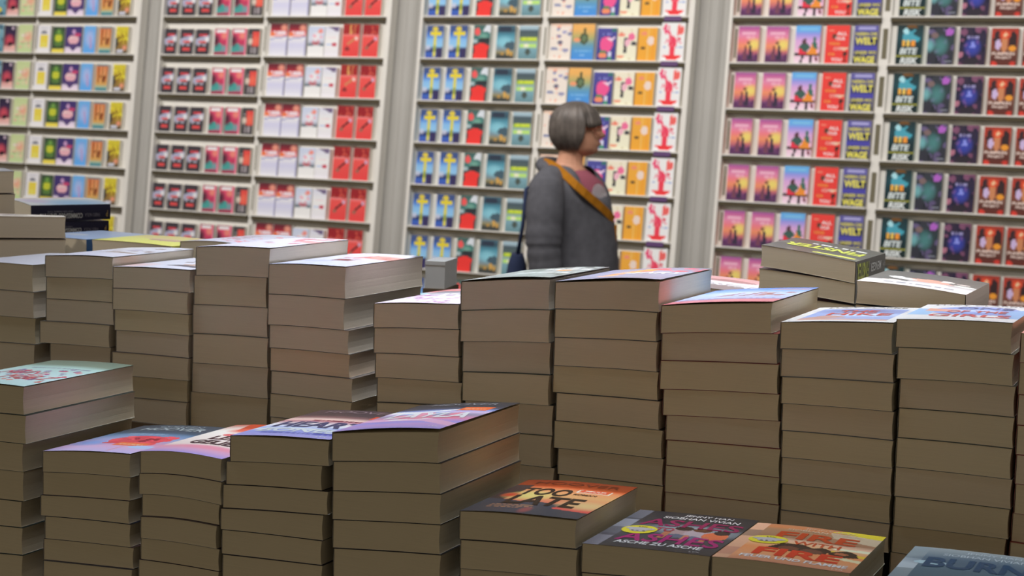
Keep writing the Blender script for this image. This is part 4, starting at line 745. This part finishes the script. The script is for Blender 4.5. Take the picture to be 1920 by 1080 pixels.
# a white card box behind the stack with the dark red mark
p = at(815, 541, 3.0)
mb = MB(); mb.box(-.017, .017, 0, .09, 0, .043, 0); mb.box(-.0175, .0175, -.0005, .0905, .036, .0445, 0)
CARD = mat('white_card', rgb(246, 245, 242), .6, .3, noise=.02)
o = empty('card_box', (p.x, p.y, p.z)); o.rotation_euler = (0, 0, -.2); tag(o, 'small white card box standing behind the stacks left of centre', 'box')
mb = MB(); mb.box(-.017, .017, 0, .09, 0, .040); mb.obj('box_body', [CARD], o)
mb = MB(); mb.box(-.0176, .0176, -.0006, .0906, .0402, .047); mb.obj('box_lid', [CARD], o)

# ------------------------------------------------------------------ board blocks under the far books, and the table
FARL = ['under the tilted dark book', '', '', 'under the grey and white covered book', '', 'under the brown and white cover', 'under the aqua and red cover', '', 'under the pale pile at the left edge', '', '', 'under the thick pile at the left edge', '', 'under the navy books', 'under the light blue cover', 'under the yellow cover', 'under the scarlet-specked cover']
def slab(name, x0, x1, y0, y1, z0, z1, m, label, cat, group=None):
    mb = MB(); mb.box(x0, x1, y0, y1, z0, z1); o = mb.obj(name, [m]); o.rotation_euler = (0, 0, -PSI); return tag(o, label, cat, group)
low = [2, 4, 5, 6, 8, 11, 13, 14, 15, 16]
for i in low:
    mid, rz, W, D, zb = FAR[i]
    mb = MB(); mb.box(-W / 2 + .03, W / 2 - .03, .02, D - .02, 0, zb - .0005 - TABLEZ); o = mb.obj('display_block', [BLOCKM])
    o.location = (mid.x, mid.y, TABLEZ); o.rotation_euler = (0, 0, rz)
    tag(o, 'brown board block ' + {2: FARL[0], 4: FARL[3], 5: FARL[5], 6: FARL[6], 8: FARL[8], 11: FARL[11], 13: FARL[13], 14: FARL[14], 15: FARL[15], 16: FARL[16]}[i], 'display block', 'board blocks under the far books')
mb = MB(); mb.box(-.02, .02, -.004, .094, 0, p.z - TABLEZ - .0005); o = mb.obj('display_block', [BLOCKM]); o.location = (p.x, p.y, TABLEZ); o.rotation_euler = (0, 0, -.2)
tag(o, 'brown board block under the small white card box', 'display block', 'board blocks under the far books')
root = empty('display_table', (0, 0, 0), (0, 0, -PSI)); tag(root, 'long dark display table carrying all the book stacks', 'table')
mb = MB(); mb.box(-2.4, .55, 1.58, 3.35, TABLEZ - .03, TABLEZ); mb.obj('tabletop', [TABLEM], root)
for (x, y) in ((-2.3, 1.66), (.45, 1.66), (-2.3, 3.25), (.45, 3.25)):
    mb = MB(); mb.box(x - .03, x + .03, y - .03, y + .03, 0, TABLEZ - .031); mb.obj('leg', [TABLEM], root)
# ------------------------------------------------------------------ the woman walking past
PD = 7.82
PX = PD / F                                                          # metres per photograph pixel at her distance (about)
def P3(px, py, dy=0.0):
    q = at(px, py, PD); return Vector((q.x, PD + dy, q.z))
SKIN = mat('skin_warm', rgb(222, 164, 134), .55, .4, noise=.05, nscale=12)
HAIR = mat('hair_grey', rgb(104, 96, 90), .5, .5, noise=.35, nscale=22)
HOOD = mat('hoodie_charcoal_jersey', rgb(101, 101, 107), .95, .15, noise=.12, nscale=30)
SHIRT = mat('shirt_dusty_pink', rgb(150, 84, 98), .9, .2, noise=.08)
PRINT = mat('shirt_print_white', rgb(225, 218, 222), .9, .2, noise=.04)
OCHRE = mat('strap_ochre_webbing', rgb(196, 128, 32), .8, .2, noise=.1, nscale=30)
JEANS = mat('jeans_navy_denim', rgb(48, 56, 78), .9, .2, noise=.15, nscale=40)
SHOE = mat('shoe_black_leather', rgb(40, 38, 38), .5, .4)
FRAME = mat('spectacle_frame_brown', rgb(150, 72, 40), .35, .5)
NAVYB = mat('bag_navy_canvas', rgb(52, 62, 92), .85, .2, noise=.1)
LIPS = mat('lips_rose', rgb(178, 105, 96), .5, .4)
EYEM = mat('eye_dark', rgb(60, 48, 42), .3, .5)
def ring(c, rx, ry, n=24, tilt=0.0, flat=0.0, yaw=0.0):
    out = []
    for i in range(n):
        a = 2 * math.pi * i / n
        x, y = rx * math.cos(a), ry * math.sin(a)
        xr = x * math.cos(yaw) - y * math.sin(yaw); yr = x * math.sin(yaw) + y * math.cos(yaw)
        out.append((c[0] + xr, c[1] + yr, c[2] + tilt * xr))
    return out
def tube(mb, pts, radii, m=0, n=16, squash=1.0, cap=True):
    rings = []
    for i, p in enumerate(pts):
        p = Vector(p); d = (Vector(pts[min(i + 1, len(pts) - 1)]) - Vector(pts[max(i - 1, 0)])).normalized()
        a = d.cross(Vector((0, 1, 0)));
        if a.length < .1: a = d.cross(Vector((1, 0, 0)))
        a.normalize(); b = d.cross(a)
        rings.append([p + a * (radii[i] * math.cos(2 * math.pi * k / n)) + b * (radii[i] * squash * math.sin(2 * math.pi * k / n)) for k in range(n)])
    mb.loft(rings, m, cap)
def sub(o, lv=1):
    s = o.modifiers.new('smooth', 'SUBSURF'); s.levels = lv; s.render_levels = lv; return o
HC = P3(1084, 243)                                                   # centre of the skull
FY = -.22                                                            # she looks right and a touch towards the camera
fx, fy = math.cos(FY), math.sin(FY)
def head_pt(f, s, z):                                                # forward, to her right (towards the camera), up
    return Vector((HC.x + f * fx + s * fy * 1.0, HC.y + f * fy - s * fx, HC.z + z))
# --- body: one continuous skin-modifier figure with arms, hands, legs and neck
V = []; E = []; RAD = []
def node(p, r, par=None):
    V.append(tuple(p)); RAD.append(r)
    if par is not None: E.append((par, len(V) - 1))
    return len(V) - 1
pelvis = node(P3(1078, 590), .13)
waist = node(P3(1078, 500), .13, pelvis); chest = node(P3(1076, 410), .135, waist); ub = node(P3(1068, 350), .10, chest); nk = node(P3(1066, 312), .062, ub); nk2 = node(P3(1072, 286), .058, nk); hd = node(P3(1078, 262), .07, nk2)
FL = .02
hands = []
for side, sh, el, wr in ((-1, P3(1020, 354, -.16), P3(1012, 455, -.21), P3(1026, 555, -.20)), (1, P3(1105, 354, .14), P3(1128, 455, .19), P3(1140, 555, .16))):
    a = node(sh, .055, ub); b = node(el, .046, a); c = node(wr, .028, b)
    pm = Vector(wr) + Vector((.008, 0, -.055)); p_ = node(pm, .03, c)
    for k in range(4):
        off = (k - 1.5) * .019
        ln = (.066, .078, .073, .058)[k]
        b1 = node(pm + Vector((off, 0, -.03)), .0095, p_); b2 = node(pm + Vector((off * 1.1 + .006, side * .006, -.03 - ln * .55)), .0088, b1); node(pm + Vector((off * 1.1 + .014, side * .016, -.03 - ln)), .0075, b2)
    t1 = node(pm + Vector((.03, -side * .008, .012)), .011, p_); t2 = node(pm + Vector((.048, -side * .012, -.018)), .0095, t1); node(pm + Vector((.05, -side * .012, -.045)), .008, t2)
for side, xx in ((-1, 1060), (1, 1096)):
    hp = node(P3(xx, 625, side * .09), .095, pelvis); kn = Vector(P3(xx + 8 * side, 625, side * .09)); kn.z = .50; kk = node(kn, .062, hp)
    an = kn.copy(); an.z = .10; an.x -= .03 * (1 if side < 0 else -1); ak = node(an, .042, kk); ft = an.copy(); ft.z = .045; f1_ = node(ft, .04, ak); ft = ft + Vector((.13, 0, -.005)); node(ft, .034, f1_)
me = bpy.data.meshes.new('person'); me.from_pydata(V, E, []); me.update()
person = link('person', me, [SKIN])
person.modifiers.new('body', 'SKIN')
for i, r in enumerate(RAD): me.skin_vertices[0].data[i].radius = (r, r)
me.skin_vertices[0].data[0].use_root = True
sub(person, 2)
tag(person, 'woman with grey bob, glasses and charcoal hoodie walking past the racks', 'person')
# --- head with brow, nose, lips, chin, ear
mb = MB(); NR, NS = 22, 28
def headshape(a, t):
    # t from 0 (chin) to 1 (crown), a around: 0 = forward
    z = -.118 + .228 * t
    prof = [(0, .018), (.06, .052), (.14, .070), (.3, .080), (.5, .086), (.68, .088), (.84, .076), (.94, .046), (1, .004)]
    for (t0, r0), (t1, r1) in zip(prof, prof[1:]):
        if t <= t1: r = r0 + (r1 - r0) * (t - t0) / (t1 - t0 + 1e-9); break
    f = math.cos(a) * r * 1.10; s = math.sin(a) * r * .88
    c = max(0, math.cos(a))
    f += .012 * (1 - t)                                               # jaw set forward
    def bump(tc, w, aw, h): return h * math.exp(-((t - tc) / w) ** 2) * math.exp(-((math.sin(a)) / aw) ** 2) * (1 if math.cos(a) > 0 else 0)
    f += bump(.40, .045, .18, .019) + bump(.46, .07, .12, .014) + bump(.56, .04, .5, .006) + bump(.265, .018, .32, .008) + bump(.225, .018, .3, .007) + bump(.08, .06, .35, .014)
    f -= bump(.52, .035, .45, .006) * (1 if abs(math.sin(a)) > .2 else .4) + bump(.32, .02, .3, .003)
    return f, s, z
rings = []
for j in range(NR + 1):
    rings.append([head_pt(*headshape(2 * math.pi * i / NS, j / NR)) for i in range(NS)])
mb.loft(rings); head = mb.obj('head', [SKIN], person, smooth=True, weld=True)
for s in (1, -1):
    mb = MB(); c = head_pt(-.012, s * .078, -.012)
    tube(mb, [head_pt(-.008, s * .074, -.04), head_pt(-.016, s * .086, -.014), head_pt(-.012, s * .084, .012), head_pt(.002, s * .076, .006)], [.008, .012, .012, .006], n=8); mb.obj('ear', [SKIN], person, smooth=True)
    mb = MB(); tube(mb, [head_pt(.072, s * .022, -.0), head_pt(.076, s * .03, .0), head_pt(.072, s * .042, -.001)], [.003, .0085, .003], n=8); mb.obj('eye', [EYEM], person, smooth=True)
mb = MB(); tube(mb, [head_pt(.086, .024, -.060), head_pt(.1, .0, -.060), head_pt(.086, -.024, -.060)], [.002, .0065, .002], n=8); mb.obj('mouth', [LIPS], person, smooth=True)
# --- glasses
mb = MB()
for s in (1, -1):
    cx = s * .033; pts = [head_pt(.104 - .018 * abs(math.cos(t)) * (1 if math.cos(t) * s > 0 else .2), cx + .025 * math.cos(t), -.004 + .019 * math.sin(t)) for t in [2 * math.pi * k / 16 for k in range(17)]]
    tube(mb, pts, [.0022] * 17, n=6, cap=False)
    tube(mb, [head_pt(.088, s * .06, .004), head_pt(.05, s * .079, .006), head_pt(-.01, s * .085, .002)], [.0026] * 3, n=6)
tube(mb, [head_pt(.104, .009, -.0), head_pt(.108, 0, .003), head_pt(.104, -.009, -.0)], [.002] * 3, n=6)
mb.obj('glasses', [FRAME], person, smooth=True)
# --- chin-length grey bob: a thick shell of combed locks, open at the face
mb = MB(); NA, NT = 72, 18
def hair_pt(i, j, inner):
    t = j / NT; a0 = math.radians(50 + 20 * t * t); a = a0 + (2 * math.pi - 2 * a0) * i / NA     # from her right temple round the back to the left
    t = j / NT
    lock = .0045 * math.sin(a * 23 + 2.0 * t) + .003 * math.sin(a * 41 + 1.3)
    ang = math.pi / 2 * (1 - min(1, t / .55))
    if t < .55:
        z = .022 + .104 * math.sin(ang); r = math.cos(ang)
    else:
        k = (t - .55) / .45
        back = .5 - .5 * math.cos(a)
        z = .022 - (.112 + .006 * back) * k; r = 1.0 + .03 * math.sin(math.pi * k) - (.22 + .16 * back) * k * k * k - .04 * k
    r *= (.105 if not inner else .090)
    r += lock * (.3 + .7 * t) * (0 if inner else 1)
    front = max(0, math.cos(a))
    sweep = 1.0
    f = math.cos(a) * r * 1.12 - .012; s = math.sin(a) * r * .98
    return head_pt(f, s, z)
rows_o = [[hair_pt(i, j, 0) for i in range(NA + 1)] for j in range(NT + 1)]
rows_i = [[hair_pt(i, j, 1) for i in range(NA + 1)] for j in range(NT + 1)]
allr = [o + list(reversed(i)) for o, i in zip(rows_o, rows_i)]
mb.loft(allr)
# the fringe: side-swept over the forehead
def fringe(i, j, inner):
    a = math.radians(-54) + math.radians(108) * i / 30; t = j / 8
    ang = math.pi / 2 * (1 - t * .94); r = math.cos(ang) * (.107 if not inner else .094) + (0 if inner else .003 * math.sin(a * 29))
    z = .022 + .104 * math.sin(ang) - .012 * t * t * (1 + math.sin(a * 1.0))
    return head_pt(math.cos(a) * r * 1.02 - .004, math.sin(a) * r, z)
fo = [[fringe(i, j, 0) for i in range(31)] + [fringe(i, j, 1) for i in reversed(range(31))] for j in range(9)]
mb.loft(fo)
mb.obj('hair', [HAIR], person, smooth=True, weld=True)
# --- shirt yoke showing in the open neckline
mb = MB()
rows = []
for (px, py, rx, ry) in ((1072, 318, .07, .065), (1082, 340, .115, .12), (1084, 372, .135, .135), (1084, 410, .14, .13)):
    rows.append(ring(P3(px, py), rx, ry, 28))
mb.loft(rows); shirt = mb.obj('shirt', [SHIRT], person, smooth=True)
mb = MB()
def motif(u, v):
    a = math.radians(-68) + math.radians(46) * u
    q = P3(1084, 343 + 40 * v); rr = .128 + .012 * v
    return (q.x + rr * math.cos(a), q.y + rr * math.sin(a) * 1.02, q.z)
N_ = 24; mb.v.append(motif(.5, .5))
for k in range(N_):
    t_ = 2 * math.pi * k / N_; w_ = 1 + .1 * math.sin(3 * t_ + 1)
    mb.v.append(motif(.5 + .5 * w_ * math.cos(t_), .5 + .5 * w_ * math.sin(t_)))
for k in range(N_): mb.face([0, 1 + k, 1 + (k + 1) % N_]); o = mb.obj('shirt_print', [PRINT], shirt, smooth=True)
# --- hoodie: torso
mb = MB(); rows = []
OUT = [(322, 1010, 1126, .12), (334, 1002, 1134, .165), (352, 998, 1141, .185), (380, 999, 1146, .18), (410, 1002, 1151, .175), (440, 1004, 1156, .17), (470, 1005, 1158, .17), (500, 1004, 1158, .175), (535, 1000, 1156, .19), (575, 998, 1152, .20), (610, 1000, 1150, .20), (622, 1004, 1146, .19)]
for (py, xl, xr, ry) in OUT:
    a, b = P3(xl, py), P3(xr, py); c = (a + b) / 2
    rr = ring(c, (b.x - a.x) / 2, ry, 40, yaw=0)
    out = []
    for i, p in enumerate(rr):                                          # soft folds and a zip furrow
        an = 2 * math.pi * i / 40
        w = 1 + .018 * math.sin(5 * an + py * .09) + .014 * math.sin(9 * an - py * .05)
        x, y, z = c.x + (p[0] - c.x) * w, c.y + (p[1] - c.y) * w, p[2]
        nc = P3(1074, 320); ow = max(0, math.cos(math.atan2(y - nc.y, x - nc.x) - math.radians(-40))) ** 5
        zl = P3(1074, 374).z
        if z > zl: z = zl + (z - zl) * (1 - .86 * ow)                   # the open front hangs lower
        out.append((x, y, z))
    rows.append(out)
rows.reverse()
rows.reverse()
rows = list(reversed(rows))
mb.loft(rows, cap=False)
top = rows[-1]; c = P3(1074, 320)
nrow = []
for p in top:
    d = Vector((p[0] - c.x, p[1] - c.y, 0)); ang = math.atan2(d.y, d.x)
    ow = max(0, math.cos(ang - math.radians(-40))) ** 2.5
    q1 = Vector((c.x + math.cos(ang) * .078, c.y + math.sin(ang) * .078, c.z + .024)); q2 = Vector(p) - d.normalized() * .012 + Vector((0, 0, .006))
    nrow.append(tuple(q1.lerp(q2, min(1, ow * 1.3))))
b = len(mb.v); mb.v += nrow; n = 40; t0 = b - n
for i in range(n):
    j = (i + 1) % n; mb.face([t0 + i, t0 + j, b + j, b + i])
hood = mb.obj('hoodie', [HOOD], person, smooth=True)
so = hood.modifiers.new('cloth', 'SOLIDIFY'); so.thickness = .006; so.offset = 0
sub(hood, 1)
# rolled hood lying round the neck and on the back
mb = MB(); pts = []; rad = []
for k in range(15):
    t = math.radians(20 + 250 * k / 14 )
    q = P3(1062, 315)
    pts.append((q.x + .108 * math.cos(t) * 1.0, q.y + .115 * math.sin(t), q.z - .002 + .018 * math.sin(math.pi * k / 14) - .05 * (abs(k - 7) / 7) ** 2)); rad.append(.020 + .012 * math.sin(math.pi * k / 14))
tube(mb, pts, rad, n=14); mb.obj('hood', [HOOD], hood, smooth=True)
# sleeves with creases at the elbow
for side, pts, rad in ((-1, [P3(1038, 326, -.09), P3(1024, 350, -.165), P3(1020, 395, -.195), P3(1018, 440, -.21), P3(1018, 462, -.215), P3(1022, 500, -.215), P3(1028, 540, -.205), P3(1030, 556, -.2)], [.055, .080, .083, .080, .074, .072, .058, .05]),
                       (1, [P3(1095, 335, .10), P3(1106, 355, .15), P3(1116, 400, .18), P3(1126, 445, .2), P3(1130, 465, .2), P3(1138, 505, .18), P3(1142, 540, .165), P3(1142, 556, .16)], [.06, .076, .076, .072, .07, .066, .056, .048])):
    mb = MB(); P_ = []; R_ = []
    for (a, b, ra, rb) in zip(pts, pts[1:], rad, rad[1:]):
        for k in range(5): P_.append(Vector(a).lerp(Vector(b), k / 5)); R_.append(ra + (rb - ra) * k / 5)
    P_.append(pts[-1]); R_.append(rad[-1])
    R_ = [r * (1 + .045 * math.sin(i * 1.9) * math.exp(-((i - 20) / 8) ** 2) + .02 * math.sin(i * .9)) for i, r in enumerate(R_)]
    tube(mb, P_, R_, n=22, squash=.92); mb.obj('sleeve', [HOOD], hood, smooth=True)
# ochre strap across the chest
mb = MB()
def chest_pt(px, py, out=.006):
    q = P3(px, py); 
    for (a, b) in zip(OUT, OUT[1:]):
        if a[0] <= py <= b[0]:
            k = (py - a[0]) / (b[0] - a[0]); xl = a[1] + (b[1] - a[1]) * k; xr = a[2] + (b[2] - a[2]) * k; ry = a[3] + (b[3] - a[3]) * k
            l, r = P3(xl, py), P3(xr, py); c = (l + r) / 2; hx = (r.x - l.x) / 2
            s = max(-.98, min(.98, (q.x - c.x) / hx)); return Vector((q.x, c.y - ry * 1.03 * math.sqrt(1 - s * s) - out, q.z))
    return Vector((q.x, PD - .12, q.z))
path = [(1018, 304), (1030, 309), (1046, 318), (1062, 329), (1078, 344), (1094, 358), (1110, 372), (1126, 386), (1140, 400), (1149, 412)]
fixd = [P3(1018, 303, -.02), P3(1030, 306, -.085), P3(1046, 315, -.125)]
cen = [fixd[i] if i < 3 else chest_pt(x, y, .016) for i, (x, y) in enumerate(path)]
rows = []
for i, p in enumerate(cen):
    w = .017
    rows.append([p + Vector((.35 * w, 0, w)), p + Vector((.35 * w, -.004, w)), p + Vector((-.35 * w, -.004, -w)), p + Vector((-.35 * w, 0, -w))])
mb.loft(rows)
end = P3(1152, 436, -.02); rows = [[end + Vector((dx, dy, dz)) for dx, dy in ((-.012, -.03), (.008, -.03), (.008, .03), (-.012, .03))] for dz in (.035, .0, -.035)]
mb.loft(rows); mb.obj('strap', [OCHRE], person)
# jeans and shoes
for side, xx in ((-1, 1060), (1, 1096)):
    h = P3(xx, 600, side * .085); k = P3(xx + 8 * side, 625, side * .09); k.z = .5; a = k.copy(); a.z = .08; a.x -= .03 * (1 if side < 0 else -1)
    mb = MB(); tube(mb, [h + Vector((0, 0, .06)), h, h.lerp(k, .5), k, k.lerp(a, .5), a], [.10, .108, .092, .075, .068, .06], n=20); mb.obj('trouser_leg', [JEANS], person, smooth=True)
    mb = MB(); s0 = Vector((a.x, a.y, .0))
    rr = []
    for (x, w, hgt) in ((-.07, .028, .07), (-.05, .036, .09), (.0, .04, .10), (.07, .044, .07), (.13, .045, .05), (.17, .034, .035), (.185, .012, .02)):
        rr.append([s0 + Vector((x, w * math.cos(t), .001 + hgt * (.5 + .5 * math.sin(t)))) for t in [2 * math.pi * q / 12 for q in range(12)]])
    mb.loft(rr); mb.obj('shoe', [SHOE], person, smooth=True)
# navy canvas bag hanging behind her
bp = P3(968, 548, .06)
bag = empty('shoulder_bag', bp); tag(bag, 'navy canvas bag hanging at the back of the woman in the hoodie', 'bag')
mb = MB(); rr = []
for (z, w, d) in ((-.16, .05, .10), (-.14, .06, .115), (0, .058, .12), (.12, .042, .11), (.165, .028, .10), (.17, .02, .095)):
    rr.append([(w * math.copysign(abs(math.cos(t)) ** .6, math.cos(t)), d * math.copysign(abs(math.sin(t)) ** .6, math.sin(t)), z) for t in [2 * math.pi * q / 24 for q in range(24)]])
mb.loft(rr); mb.obj('bag_body', [NAVYB], bag, smooth=True)
mb = MB(); 
pts = [Vector((0, -.05, .16)), Vector((.02, -.05, .3)), Vector((.03, -.02, .46)), Vector(P3(993, 352, .06)) - bp]
tube(mb, pts, [.009] * 4, n=8); mb.obj('bag_handle', [NAVYB], bag, smooth=True)
